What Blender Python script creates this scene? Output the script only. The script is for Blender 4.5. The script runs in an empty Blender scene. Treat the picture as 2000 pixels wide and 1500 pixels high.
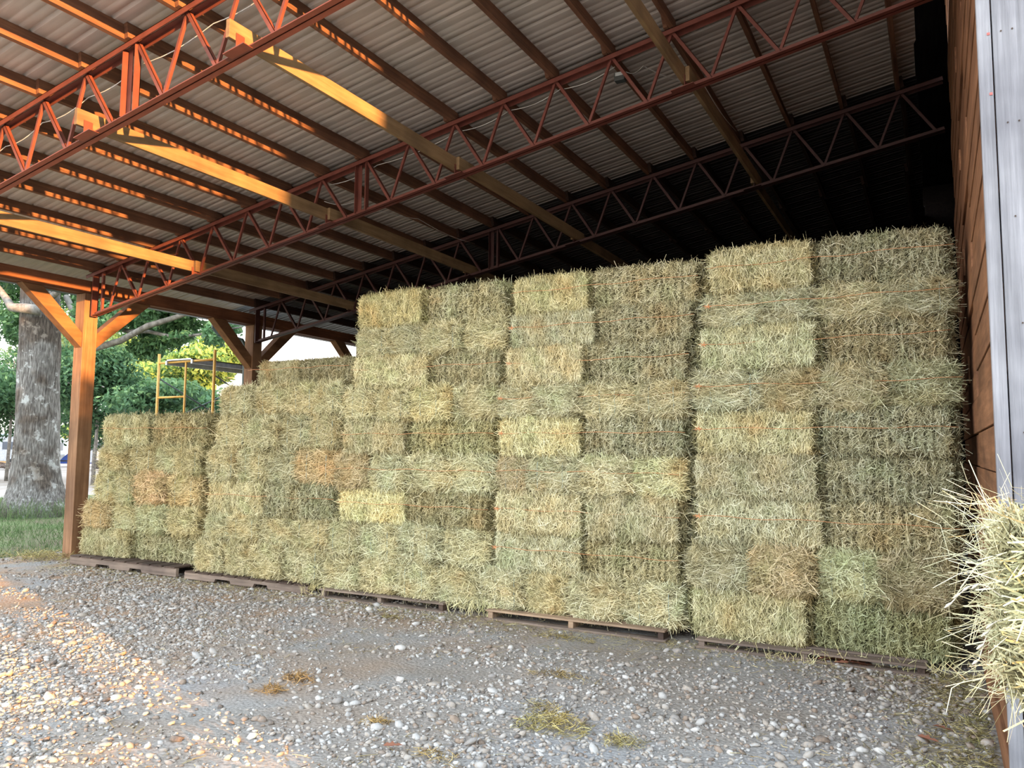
SKY = 1.55
SUN = 7.2
EXPO = 1.5
VIEWT = 'Standard'
import bpy, math, random
import numpy as np
from mathutils import Vector, Matrix
random.seed(7)
RNG = np.random.default_rng(11)
PI = math.pi
COL = bpy.context.scene.collection
S = 0.1659                      # roof rise per metre towards the plank wall
TH = math.atan(S)
def zroof(z0, x): return z0 + S * (x + 11.0)

# ------------------------------------------------------------------ mesh builder
class MB:
    def __init__(self): self.v = []; self.f = []
    def box(self, x0, x1, y0, y1, z0, z1, M=None):
        b = len(self.v)
        for z in (z0, z1):
            for (x, y) in ((x0, y0), (x1, y0), (x1, y1), (x0, y1)):
                p = Vector((x, y, z))
                self.v.append(tuple(M @ p) if M else (x, y, z))
        for q in ((0, 3, 2, 1), (4, 5, 6, 7), (0, 1, 5, 4), (1, 2, 6, 5), (2, 3, 7, 6), (3, 0, 4, 7)):
            self.f.append(tuple(b + i for i in q))
        return self
    def bar(self, a, b, w, h, up=(0, 0, 1), o=(0, 0)):
        a = Vector(a); b = Vector(b); d = b - a; L = d.length; d.normalize()
        u = Vector(up); s = d.cross(u)
        if s.length < 1e-4: s = d.cross(Vector((0, 1, 0)))
        s.normalize(); u = s.cross(d)
        M = Matrix(((s.x, d.x, u.x, a.x), (s.y, d.y, u.y, a.y), (s.z, d.z, u.z, a.z), (0, 0, 0, 1)))
        return self.box(-w / 2 + o[0], w / 2 + o[0], 0, L, -h / 2 + o[1], h / 2 + o[1], M)
    def angle(self, a, b, w, t=0.006, up=(0, 0, 1), flip=1):
        # an L section: one leg standing, one leg flat
        self.bar(a, b, t, w, up, (flip * (w / 2 - t / 2), 0))
        return self.bar(a, b, w, t, up, (0, -w / 2 + t / 2))
    def tube(self, pts, rads, n=8, cap=True):
        pts = [Vector(p) for p in pts]
        if not hasattr(rads, '__len__'): rads = [rads] * len(pts)
        base = len(self.v); ref = None
        for i, p in enumerate(pts):
            d = (pts[min(i + 1, len(pts) - 1)] - pts[max(i - 1, 0)]).normalized()
            if ref is None:
                ref = d.cross(Vector((0, 0, 1)))
                if ref.length < 1e-3: ref = d.cross(Vector((0, 1, 0)))
                ref.normalize()
            else:
                ref = (ref - d * ref.dot(d)).normalized()
            w = d.cross(ref)
            for k in range(n):
                a = 2 * PI * k / n
                self.v.append(tuple(p + (ref * math.cos(a) + w * math.sin(a)) * rads[i]))
        for i in range(len(pts) - 1):
            for k in range(n):
                self.f.append((base + i * n + k, base + i * n + (k + 1) % n, base + (i + 1) * n + (k + 1) % n, base + (i + 1) * n + k))
        if cap:
            self.f.append(tuple(base + k for k in range(n))[::-1])
            self.f.append(tuple(base + (len(pts) - 1) * n + k for k in range(n)))
        return self
    def build(self, name, mat, parent=None, smooth=False, origin=None, bevel=0):
        me = bpy.data.meshes.new(name)
        v = self.v
        if origin is not None:
            o3 = Vector(origin); v = [tuple(Vector(p) - o3) for p in v]
        me.from_pydata(v, [], self.f); me.update()
        if smooth: me.shade_smooth()
        o = bpy.data.objects.new(name, me); COL.objects.link(o)
        if origin is not None: o.location = origin
        if mat: me.materials.append(mat)
        if parent: o.parent = parent
        if bevel:
            m = o.modifiers.new('bevel', 'BEVEL'); m.width = bevel; m.segments = 2; m.limit_method = 'ANGLE'
        return o

def np_mesh(name, V, Q, shade=None, mat=None, smooth=False):
    """fast mesh from numpy arrays: V (n,3), Q (m,k)"""
    me = bpy.data.meshes.new(name)
    V = np.asarray(V, dtype=np.float32); Q = np.asarray(Q, dtype=np.int32)
    k = Q.shape[1]
    me.vertices.add(len(V)); me.vertices.foreach_set('co', V.ravel())
    me.loops.add(Q.size); me.loops.foreach_set('vertex_index', Q.ravel())
    me.polygons.add(len(Q))
    me.polygons.foreach_set('loop_start', np.arange(0, Q.size, k, dtype=np.int32))
    if smooth: me.polygons.foreach_set('use_smooth', np.ones(len(Q), dtype=bool))
    me.update(calc_edges=True)
    if shade is not None:
        a = me.attributes.new('shade', 'FLOAT', 'POINT'); a.data.foreach_set('value', np.asarray(shade, dtype=np.float32))
    if mat: me.materials.append(mat)
    return me
def link(name, me, parent=None, loc=None, color=None):
    o = bpy.data.objects.new(name, me); COL.objects.link(o)
    if parent: o.parent = parent
    if loc is not None: o.location = loc
    if color: o.color = (*color, 1)
    return o
def tag(o, label=None, cat=None, group=None, kind=None):
    if label: o['label'] = label
    if cat: o['category'] = cat
    if group: o['group'] = group
    if kind: o['kind'] = kind
    return o
def thing(name, label, cat, loc=(0, 0, 0), rz=0, group=None):
    o = bpy.data.objects.new(name, None); COL.objects.link(o)
    o.location = loc; o.rotation_euler.z = rz; o.empty_display_size = 0.2
    return tag(o, label, cat, group)
def keep(o):  # parent in place: child geometry is given in world space
    o.matrix_parent_inverse = Matrix.Translation(-Vector(o.parent.location)); return o
ORD = ['first', 'second', 'third', 'fourth', 'fifth', 'sixth', 'seventh', 'eighth', 'ninth', 'tenth', 'eleventh', 'twelfth', 'thirteenth', 'fourteenth', 'fifteenth', 'sixteenth', 'seventeenth', 'eighteenth', 'nineteenth']

# ------------------------------------------------------------------ materials
def newmat(name):
    m = bpy.data.materials.new(name); m.use_nodes = True
    nt = m.node_tree; b = nt.nodes['Principled BSDF']
    return m, nt, b
def N(nt, t, **kw):
    n = nt.nodes.new(t)
    for k, v in kw.items():
        if k.startswith('i_'): n.inputs[k[2:].replace('_', ' ')].default_value = v
        else: setattr(n, k, v)
    return n
def ramp(nt, stops, interp='LINEAR'):
    n = nt.nodes.new('ShaderNodeValToRGB'); cr = n.color_ramp; cr.interpolation = interp
    while len(cr.elements) < len(stops): cr.elements.new(0.5)
    for e, (p, c) in zip(cr.elements, stops):
        e.position = p; e.color = (*c, 1)
    return n
def plain(name, col, rough=0.6, metal=0.0):
    m, nt, b = newmat(name)
    t = N(nt, 'ShaderNodeTexCoord'); n = N(nt, 'ShaderNodeTexNoise', i_Scale=9.0, i_Detail=5.0)
    nt.links.new(t.outputs['Object'], n.inputs['Vector'])
    r = ramp(nt, [(0.3, tuple(c * 0.78 for c in col)), (0.7, tuple(min(1, c * 1.15) for c in col))])
    nt.links.new(n.outputs['Fac'], r.inputs['Fac']); nt.links.new(r.outputs['Color'], b.inputs['Base Color'])
    b.inputs['Roughness'].default_value = rough; b.inputs['Metallic'].default_value = metal
    return m
def wood(name, dark, light, axis='Y', rough=0.75, cross=22.0, bump=0.25):
    m, nt, b = newmat(name)
    t = N(nt, 'ShaderNodeTexCoord'); mp = N(nt, 'ShaderNodeMapping')
    sc = {'X': (1.1, cross, cross), 'Y': (cross, 1.1, cross), 'Z': (cross, cross, 1.1)}[axis]
    mp.inputs['Scale'].default_value = sc
    nt.links.new(t.outputs['Object'], mp.inputs['Vector'])
    n1 = N(nt, 'ShaderNodeTexNoise', i_Scale=1.3, i_Detail=7.0, i_Roughness=0.65)
    nt.links.new(mp.outputs['Vector'], n1.inputs['Vector'])
    n2 = N(nt, 'ShaderNodeTexNoise', i_Scale=2.2, i_Detail=3.0)
    nt.links.new(t.outputs['Object'], n2.inputs['Vector'])
    r = ramp(nt, [(0.28, dark), (0.52, tuple((a + c) / 2 for a, c in zip(dark, light))), (0.72, light)])
    nt.links.new(n1.outputs['Fac'], r.inputs['Fac'])
    r2 = ramp(nt, [(0.3, (0.62, 0.6, 0.6)), (0.65, (1.08, 1.05, 1.0))])
    nt.links.new(n2.outputs['Fac'], r2.inputs['Fac'])
    mx = N(nt, 'ShaderNodeMix', data_type='RGBA', blend_type='MULTIPLY'); mx.inputs[0].default_value = 1
    nt.links.new(r.outputs['Color'], mx.inputs[6]); nt.links.new(r2.outputs['Color'], mx.inputs[7])
    nt.links.new(mx.outputs[2], b.inputs['Base Color'])
    bp = N(nt, 'ShaderNodeBump', i_Strength=bump, i_Distance=0.01)
    nt.links.new(n1.outputs['Fac'], bp.inputs['Height']); nt.links.new(bp.outputs['Normal'], b.inputs['Normal'])
    b.inputs['Roughness'].default_value = rough
    b.inputs['Specular IOR Level'].default_value = 0.25
    return m
def shade_mat(name, stops, rough=0.8, transl=0.0, objcol=True, noise=0.0, spec=0.2):
    """colour from the per-strand shade attribute, tinted by the object's colour"""
    m, nt, b = newmat(name)
    a = N(nt, 'ShaderNodeAttribute', attribute_name='shade')
    r = ramp(nt, stops)
    src = a.outputs['Fac']
    if noise:
        t = N(nt, 'ShaderNodeTexCoord'); n = N(nt, 'ShaderNodeTexNoise', i_Scale=noise, i_Detail=3.0)
        nt.links.new(t.outputs['Object'], n.inputs['Vector'])
        ad = N(nt, 'ShaderNodeMath', operation='MULTIPLY_ADD'); ad.inputs[1].default_value = 0.55; 
        sb = N(nt, 'ShaderNodeMath', operation='SUBTRACT'); sb.inputs[1].default_value = 0.275
        nt.links.new(n.outputs['Fac'], ad.inputs[0]); nt.links.new(src, ad.inputs[2]); nt.links.new(ad.outputs[0], sb.inputs[0])
        src = sb.outputs[0]
    nt.links.new(src, r.inputs['Fac'])
    out = r.outputs['Color']
    if objcol:
        oi = N(nt, 'ShaderNodeObjectInfo')
        mx = N(nt, 'ShaderNodeMix', data_type='RGBA', blend_type='MULTIPLY'); mx.inputs[0].default_value = 1
        nt.links.new(out, mx.inputs[6]); nt.links.new(oi.outputs['Color'], mx.inputs[7]); out = mx.outputs[2]
    nt.links.new(out, b.inputs['Base Color'])
    b.inputs['Roughness'].default_value = rough; b.inputs['Specular IOR Level'].default_value = spec
    if transl:
        tr = N(nt, 'ShaderNodeBsdfTranslucent'); ms = N(nt, 'ShaderNodeMixShader'); ms.inputs[0].default_value = transl
        nt.links.new(out, tr.inputs['Color'])
        o = nt.nodes['Material Output']
        nt.links.new(b.outputs[0], ms.inputs[1]); nt.links.new(tr.outputs[0], ms.inputs[2]); nt.links.new(ms.outputs[0], o.inputs['Surface'])
    return m

M_POST = wood('post_wood', (0.18, 0.092, 0.047), (0.37, 0.215, 0.12), 'Z')
M_BEAM = wood('beam_wood', (0.13, 0.05, 0.025), (0.30, 0.125, 0.06), 'Y')
M_KNEE = wood('knee_brace_wood', (0.16, 0.075, 0.034), (0.30, 0.155, 0.075), 'Y', cross=9)
M_PURL = wood('purlin_wood', (0.12, 0.056, 0.036), (0.27, 0.135, 0.075), 'Y')
M_BRACE = wood('bracing_wood', (0.20, 0.125, 0.06), (0.34, 0.23, 0.125), 'Y', cross=16)
M_STEEL = plain('red_oxide_steel', (0.17, 0.05, 0.034), 0.5)
M_STEELD = plain('dark_red_steel', (0.062, 0.021, 0.017), 0.55)  # darker copy of the red steel, shade put into the colour
M_BOLT = plain('zinc_bolt', (0.5, 0.42, 0.32), 0.35, 0.6)
M_PLANK = wood('wall_plank', (0.16, 0.075, 0.04), (0.36, 0.18, 0.095), 'Y', cross=15)
M_DARKW = wood('dark_plank', (0.004, 0.0035, 0.004), (0.011, 0.009, 0.008), 'Y')  # near-black tone stands in for the unlit barn interior
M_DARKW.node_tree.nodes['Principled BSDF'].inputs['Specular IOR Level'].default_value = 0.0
M_GREYW = wood('weathered_board', (0.20, 0.205, 0.225), (0.40, 0.41, 0.45), 'Z', cross=40, bump=0.7)
M_PALG = wood('pallet_grey', (0.14, 0.11, 0.09), (0.34, 0.27, 0.22), 'X')
M_PALT = wood('pallet_tan', (0.22, 0.15, 0.10), (0.50, 0.37, 0.26), 'X')
M_PALD = wood('pallet_dark', (0.05, 0.035, 0.028), (0.13, 0.09, 0.07), 'Y')
M_WHITE = plain('white_cable', (0.62, 0.6, 0.56), 0.5)
M_TWINE = plain('orange_twine', (0.66, 0.30, 0.13), 0.7)
M_STRING = plain('pale_blue_string', (0.42, 0.50, 0.42), 0.7)
HAYSTOPS = [(0.0, (0.022, 0.018, 0.010)), (0.2, (0.10, 0.09, 0.047)), (0.45, (0.36, 0.342, 0.205)), (0.72, (0.67, 0.655, 0.445)), (1.0, (0.91, 0.905, 0.72))]
M_HAY = shade_mat('hay', HAYSTOPS, 0.7, 0.10, True, 7.0)
def hay_patches():
    # browner and greener patches inside every bale, shifted from bale to bale
    nt = M_HAY.node_tree
    mul = [n for n in nt.nodes if n.type == 'MIX'][0]
    t = N(nt, 'ShaderNodeTexCoord'); oi = N(nt, 'ShaderNodeObjectInfo')
    ml = N(nt, 'ShaderNodeMath', operation='MULTIPLY'); ml.inputs[1].default_value = 40
    ad = N(nt, 'ShaderNodeVectorMath', operation='ADD')
    nt.links.new(oi.outputs['Random'], ml.inputs[0]); nt.links.new(t.outputs['Object'], ad.inputs[0]); nt.links.new(ml.outputs[0], ad.inputs[1])
    n = N(nt, 'ShaderNodeTexNoise', i_Scale=3.4, i_Detail=3.0); nt.links.new(ad.outputs[0], n.inputs['Vector'])
    r = ramp(nt, [(0.28, (0.90, 0.97, 0.88)), (0.46, (1, 1, 1)), (0.62, (1.02, 0.96, 0.87)), (0.78, (0.95, 0.76, 0.60))])
    nt.links.new(n.outputs['Fac'], r.inputs['Fac'])
    m2 = N(nt, 'ShaderNodeMix', data_type='RGBA', blend_type='MULTIPLY'); m2.inputs[0].default_value = 1
    targets = [l.to_socket for l in mul.outputs[2].links]
    nt.links.new(mul.outputs[2], m2.inputs[6]); nt.links.new(r.outputs['Color'], m2.inputs[7])
    for tt in targets: nt.links.new(m2.outputs[2], tt)
hay_patches()
M_LEAF = shade_mat('leaves', [(0.0, (0.022, 0.05, 0.03)), (0.5, (0.085, 0.165, 0.085)), (1.0, (0.24, 0.34, 0.15))], 0.6, 0.35, True, 0, 0.3)
M_GRASS = shade_mat('grass', [(0.0, (0.05, 0.075, 0.03)), (0.5, (0.12, 0.17, 0.07)), (1.0, (0.30, 0.33, 0.16))], 0.8, 0.2, True)
M_STONE = shade_mat('stone', [(0.0, (0.12, 0.11, 0.10)), (0.22, (0.30, 0.225, 0.165)), (0.4, (0.27, 0.26, 0.245)), (0.55, (0.38, 0.325, 0.265)), (0.75, (0.40, 0.39, 0.37)), (1.0, (0.56, 0.54, 0.50))], 0.85, 0, False, 60.0)
M_DRYLEAF = plain('dry_leaf', (0.22, 0.085, 0.045), 0.8)

def roof_mat():
    m, nt, b = newmat('galvanised_roof')
    t = N(nt, 'ShaderNodeTexCoord'); mp = N(nt, 'ShaderNodeMapping'); mp.inputs['Scale'].default_value = (0.9, 9, 1)
    nt.links.new(t.outputs['Object'], mp.inputs['Vector'])
    n = N(nt, 'ShaderNodeTexNoise', i_Scale=1.6, i_Detail=6.0, i_Roughness=0.6)
    nt.links.new(mp.outputs['Vector'], n.inputs['Vector'])
    r = ramp(nt, [(0.3, (0.45, 0.395, 0.34)), (0.7, (0.63, 0.565, 0.50))])
    nt.links.new(n.outputs['Fac'], r.inputs['Fac']); nt.links.new(r.outputs['Color'], b.inputs['Base Color'])
    b.inputs['Roughness'].default_value = 0.5; b.inputs['Metallic'].default_value = 0.0
    return m
M_ROOF = roof_mat()
def roof_dark():  # rear roof tone darkened to stand in for shade
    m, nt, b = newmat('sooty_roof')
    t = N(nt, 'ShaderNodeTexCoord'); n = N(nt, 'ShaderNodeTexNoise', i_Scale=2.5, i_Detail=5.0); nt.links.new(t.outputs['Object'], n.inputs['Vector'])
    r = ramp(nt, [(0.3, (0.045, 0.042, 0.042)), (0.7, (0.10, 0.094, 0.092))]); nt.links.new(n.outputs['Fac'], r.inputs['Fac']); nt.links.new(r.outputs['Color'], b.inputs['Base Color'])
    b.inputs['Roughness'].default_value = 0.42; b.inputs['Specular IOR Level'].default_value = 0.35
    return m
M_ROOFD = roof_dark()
M_PURLD = wood('purlin_wood_dark', (0.03, 0.016, 0.012), (0.075, 0.038, 0.025), 'Y')  # purlin wood with the rear-bay shade put into the colour

def ground_mat():
    m, nt, b = newmat('gravel_ground')
    t = N(nt, 'ShaderNodeTexCoord')
    n1 = N(nt, 'ShaderNodeTexNoise', i_Scale=0.9, i_Detail=4.0); nt.links.new(t.outputs['Object'], n1.inputs['Vector'])
    n2 = N(nt, 'ShaderNodeTexNoise', i_Scale=45.0, i_Detail=6.0, i_Roughness=0.7); nt.links.new(t.outputs['Object'], n2.inputs['Vector'])
    v = N(nt, 'ShaderNodeTexVoronoi', i_Scale=38.0); nt.links.new(t.outputs['Object'], v.inputs['Vector'])
    r1 = ramp(nt, [(0.35, (0.325, 0.29, 0.25)), (0.5, (0.36, 0.345, 0.32)), (0.66, (0.385, 0.39, 0.395))])
    nt.links.new(n1.outputs['Fac'], r1.inputs['Fac'])
    r2 = ramp(nt, [(0.3, (0.55, 0.55, 0.55)), (0.7, (1.15, 1.13, 1.1))]); nt.links.new(n2.outputs['Fac'], r2.inputs['Fac'])
    mx = N(nt, 'ShaderNodeMix', data_type='RGBA', blend_type='MULTIPLY'); mx.inputs[0].default_value = 1
    nt.links.new(r1.outputs['Color'], mx.inputs[6]); nt.links.new(r2.outputs['Color'], mx.inputs[7])
    nt.links.new(mx.outputs[2], b.inputs['Base Color'])
    sp = N(nt, 'ShaderNodeSeparateXYZ'); nt.links.new(t.outputs['Object'], sp.inputs[0])
    mr = N(nt, 'ShaderNodeMapRange'); mr.inputs['From Min'].default_value = -1.5; mr.inputs['From Max'].default_value = -8.0
    nt.links.new(sp.outputs['X'], mr.inputs['Value'])
    n4 = N(nt, 'ShaderNodeTexNoise', i_Scale=1.7, i_Detail=3.0); nt.links.new(t.outputs['Object'], n4.inputs['Vector'])
    rd = ramp(nt, [(0.40, (0, 0, 0)), (0.62, (1, 1, 1))]); nt.links.new(n4.outputs['Fac'], rd.inputs['Fac'])
    mm = N(nt, 'ShaderNodeMath', operation='MULTIPLY'); nt.links.new(mr.outputs[0], mm.inputs[0]); nt.links.new(rd.outputs['Color'], mm.inputs[1])
    dm = N(nt, 'ShaderNodeMix', data_type='RGBA'); nt.links.new(mm.outputs[0], dm.inputs[0]); nt.links.new(mx.outputs[2], dm.inputs[6]); dm.inputs[7].default_value = (0.36, 0.24, 0.15, 1)
    nt.links.new(dm.outputs[2], b.inputs['Base Color'])
    ad = N(nt, 'ShaderNodeMath', operation='SUBTRACT'); nt.links.new(n2.outputs['Fac'], ad.inputs[0]); nt.links.new(v.outputs['Distance'], ad.inputs[1])
    bp = N(nt, 'ShaderNodeBump', i_Strength=0.8, i_Distance=0.012); nt.links.new(ad.outputs[0], bp.inputs['Height']); nt.links.new(bp.outputs['Normal'], b.inputs['Normal'])
    b.inputs['Roughness'].default_value = 0.95; b.inputs['Specular IOR Level'].default_value = 0.1
    return m
M_GROUND = ground_mat()
def soft_mat(name, a, c, sc=1.5, rough=0.95):
    m, nt, b = newmat(name)
    t = N(nt, 'ShaderNodeTexCoord'); n = N(nt, 'ShaderNodeTexNoise', i_Scale=sc, i_Detail=7.0, i_Roughness=0.65); nt.links.new(t.outputs['Object'], n.inputs['Vector'])
    r = ramp(nt, [(0.35, a), (0.65, c)]); nt.links.new(n.outputs['Fac'], r.inputs['Fac']); nt.links.new(r.outputs['Color'], b.inputs['Base Color'])
    b.inputs['Roughness'].default_value = rough; b.inputs['Specular IOR Level'].default_value = 0.1
    return m
M_LAWN = soft_mat('lawn_soil', (0.16, 0.13, 0.085), (0.13, 0.17, 0.07), 1.2)
M_SAND = soft_mat('pale_drive', (0.30, 0.25, 0.21), (0.42, 0.37, 0.33), 0.6)
def bark_mat():
    m, nt, b = newmat('oak_bark')
    t = N(nt, 'ShaderNodeTexCoord'); mp = N(nt, 'ShaderNodeMapping'); mp.inputs['Scale'].default_value = (30, 30, 4.5)
    nt.links.new(t.outputs['Object'], mp.inputs['Vector'])
    v = N(nt, 'ShaderNodeTexNoise', i_Scale=1.0, i_Detail=6.0, i_Roughness=0.6); nt.links.new(mp.outputs['Vector'], v.inputs['Vector'])
    r = ramp(nt, [(0.33, (0.055, 0.048, 0.042)), (0.5, (0.16, 0.15, 0.135)), (0.68, (0.32, 0.31, 0.285))]); nt.links.new(v.outputs['Fac'], r.inputs['Fac'])
    n = N(nt, 'ShaderNodeTexNoise', i_Scale=3.2, i_Detail=5.0, i_Roughness=0.7); nt.links.new(t.outputs['Object'], n.inputs['Vector'])
    r2 = ramp(nt, [(0.57, (0, 0, 0)), (0.63, (1, 1, 1))]); nt.links.new(n.outputs['Fac'], r2.inputs['Fac'])
    mx = N(nt, 'ShaderNodeMix', data_type='RGBA'); nt.links.new(r2.outputs['Color'], mx.inputs[0]); nt.links.new(r.outputs['Color'], mx.inputs[6]); mx.inputs[7].default_value = (0.42, 0.43, 0.41, 1)
    n3 = N(nt, 'ShaderNodeTexNoise', i_Scale=1.4, i_Detail=4.0); nt.links.new(t.outputs['Object'], n3.inputs['Vector'])
    r3 = ramp(nt, [(0.42, (0.5, 0.42, 0.36)), (0.55, (1, 1, 1))]); nt.links.new(n3.outputs['Fac'], r3.inputs['Fac'])
    m2 = N(nt, 'ShaderNodeMix', data_type='RGBA', blend_type='MULTIPLY'); m2.inputs[0].default_value = 1
    nt.links.new(mx.outputs[2], m2.inputs[6]); nt.links.new(r3.outputs['Color'], m2.inputs[7])
    nt.links.new(m2.outputs[2], b.inputs['Base Color'])
    bp = N(nt, 'ShaderNodeBump', i_Strength=0.9, i_Distance=0.05); nt.links.new(v.outputs['Fac'], bp.inputs['Height']); nt.links.new(bp.outputs['Normal'], b.inputs['Normal'])
    b.inputs['Roughness'].default_value = 0.95
    return m
M_BARK = bark_mat()
M_LIMB = soft_mat('limb_bark', (0.13, 0.12, 0.105), (0.30, 0.28, 0.25), 8)

# ------------------------------------------------------------------ strands (straw, grass) and leaves
def unit(a): return a / np.maximum(np.linalg.norm(a, axis=1, keepdims=True), 1e-9)
def strands(P, D, Nn, L, W, bend, side_bend):
    """ribbons of three cross sections; returns verts (n*6,3) and quads"""
    n = len(P); D = unit(D); Sd = unit(np.cross(D, Nn)); Nn = unit(np.cross(Sd, D))
    out = np.empty((n, 6, 3), np.float32)
    for i, t in enumerate((-0.5, 0.0, 0.5)):
        c = P + D * (L * t)[:, None] + Nn * (bend * (t * t * 4))[:, None] + Sd * (side_bend * (t * t * 4))[:, None]
        w = (W * (0.5 if i == 1 else 0.38))[:, None]
        out[:, 2 * i] = c - Sd * w; out[:, 2 * i + 1] = c + Sd * w
    b = (np.arange(n) * 6)[:, None]
    q = np.concatenate([b + np.array([[0, 1, 3, 2]]), b + np.array([[2, 3, 5, 4]])], axis=1).reshape(-1, 4)
    return out.reshape(-1, 3), q
def vnoise(x, y, seed=0, oct=3):
    r = np.random.default_rng(seed); o = np.zeros_like(x)
    for k in range(oct):
        for j in range(4):
            a = r.uniform(0, 2 * PI); f = (1.7 ** k) * r.uniform(0.7, 1.3); p = r.uniform(0, 6.28)
            o += np.sin((x * np.cos(a) + y * np.sin(a)) * f + p) / (1.6 ** k) / 4
    return o
def leaf_cloud(name, blobs, size, mat, parent, color=(1, 1, 1), seed=1, flat=0.5, kind=None):
    r = np.random.default_rng(seed); Vs = []; Qs = []; Sh = []; k = 0
    for (c, rad, n) in blobs:
        u = unit(r.normal(size=(n, 3))); rr = r.uniform(0.15, 1, n) ** 0.45
        P = np.array(c) + u * rr[:, None] * np.array(rad)
        nz = unit(r.normal(size=(n, 3)) + np.array([0, 0, flat]) + u * 0.5)
        a = unit(np.cross(nz, r.normal(size=(n, 3)))); bb = np.cross(nz, a)
        s = size * r.uniform(0.6, 1.35, n)[:, None]
        V = np.stack([P - a * s * 0.9, P - bb * s * 0.42, P + a * s * 0.9, P + bb * s * 0.42], axis=1).reshape(-1, 3)
        Vs.append(V); Qs.append(np.arange(n * 4).reshape(-1, 4) + k); k += n * 4
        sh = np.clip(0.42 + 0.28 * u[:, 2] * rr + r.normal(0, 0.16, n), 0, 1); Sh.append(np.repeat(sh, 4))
    me = np_mesh(name, np.concatenate(Vs), np.concatenate(Qs), np.concatenate(Sh), mat)
    return link(name, me, parent, color=color)
# ================================================================== THE SETTING
def hgt(x, y):   # gentle lumps in the gravel, flat beside the pallets
    f = np.clip((6.2 - y) / 1.2, 0, 1) * np.clip((x + 14) / 2, 0, 1)
    return (0.035 * vnoise(x * 1.3, y * 1.3, 3) + 0.018 * vnoise(x * 4.5, y * 4.5, 5)) * f
def grid(name, x0, x1, y0, y1, nx, ny, mat, fz):
    xs = np.linspace(x0, x1, nx); ys = np.linspace(y0, y1, ny); X, Y = np.meshgrid(xs, ys)
    V = np.stack([X.ravel(), Y.ravel(), fz(X.ravel(), Y.ravel())], 1)
    i = np.arange(nx * ny).reshape(ny, nx)
    Q = np.stack([i[:-1, :-1], i[:-1, 1:], i[1:, 1:], i[1:, :-1]], -1).reshape(-1, 4)
    return np_mesh(name, V, Q, None, mat, True)
o = tag(link('floor', grid('floor', -11.9, 9, -9, 17, 260, 260, M_GROUND, hgt)), 'grey gravel floor of the open hay barn', kind='structure')
o = tag(link('lawn', grid('lawn', -26, -11.85, -9, 17, 60, 100, M_LAWN, lambda x, y: 0.03 * vnoise(x, y, 8) - 0.02)), 'patchy green lawn around the oak tree', kind='structure')
me = MB().box(-160, 70, -60, 130, -0.3, -0.09)
tag(me.build('driveway', M_SAND), 'pale sandy yard beyond the lawn', kind='structure')

# corrugated roof sheets (ribs run up the slope)
YF, YB = 2.95, 16.6
ZS = 4.20 + 0.147
prof = []
y = YF
while y < YB:
    prof += [(y, 0), (y + 0.088, 0), (y + 0.096, 0.004), (y + 0.106, 0.004), (y + 0.114, 0), (y + 0.170, 0), (y + 0.178, 0.004), (y + 0.188, 0.004), (y + 0.196, 0), (y + 0.262, 0), (y + 0.274, 0.02), (y + 0.292, 0.02), (y + 0.304, 0)]
    y += 0.305
V = []; Q = []
XL, XR = -11.75, -0.072
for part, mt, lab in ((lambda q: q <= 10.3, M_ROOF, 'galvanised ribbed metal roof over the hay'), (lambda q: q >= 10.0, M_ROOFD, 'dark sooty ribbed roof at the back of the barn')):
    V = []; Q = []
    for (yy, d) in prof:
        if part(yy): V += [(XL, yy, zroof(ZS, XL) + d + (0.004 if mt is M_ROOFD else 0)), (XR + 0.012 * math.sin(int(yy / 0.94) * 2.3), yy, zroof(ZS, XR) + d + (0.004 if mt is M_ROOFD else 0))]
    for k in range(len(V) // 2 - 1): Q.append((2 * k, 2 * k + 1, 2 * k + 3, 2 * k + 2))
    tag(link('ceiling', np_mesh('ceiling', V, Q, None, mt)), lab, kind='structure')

# plank wall on the right (horizontal boards seen on their inner face)
m = MB(); z = 0.0; k = 0
while z < 7.4:
    h = 0.235 if k % 3 else 0.19
    seams = [4.24, 4.24 + (1.9 if k % 2 else 3.1), 9.6]
    for a, b_ in zip(seams, seams[1:]):
        d = 0.006 * ((k * 7 + int(a * 3)) % 4)
        m.box(0.24 + d, 0.29 + d, a + 0.002, b_ - 0.002, z + 0.005, z + h - 0.003)
    z += h; k += 1
m.box(0.315, 0.36, 4.24, 9.6, 0, 7.4)
tag(m.build('wall_right', M_PLANK, bevel=0.004), 'brown horizontal plank wall at the right of the hay', kind='structure')
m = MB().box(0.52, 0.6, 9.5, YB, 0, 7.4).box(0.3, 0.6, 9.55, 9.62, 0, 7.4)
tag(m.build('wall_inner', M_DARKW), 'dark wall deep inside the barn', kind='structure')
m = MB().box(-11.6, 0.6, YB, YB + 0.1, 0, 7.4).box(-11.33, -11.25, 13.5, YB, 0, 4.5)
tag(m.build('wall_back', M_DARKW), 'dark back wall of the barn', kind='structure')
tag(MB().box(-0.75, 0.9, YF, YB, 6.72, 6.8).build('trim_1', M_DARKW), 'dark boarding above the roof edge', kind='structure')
tag(MB().box(-11.33, -11.26, 10.46, 13.5, 0, 2.45).build('wall_left', M_PURL), 'low boarding along the open left side behind the hay', kind='structure')  # added boarding, cuts the light reaching the rear roof
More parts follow.
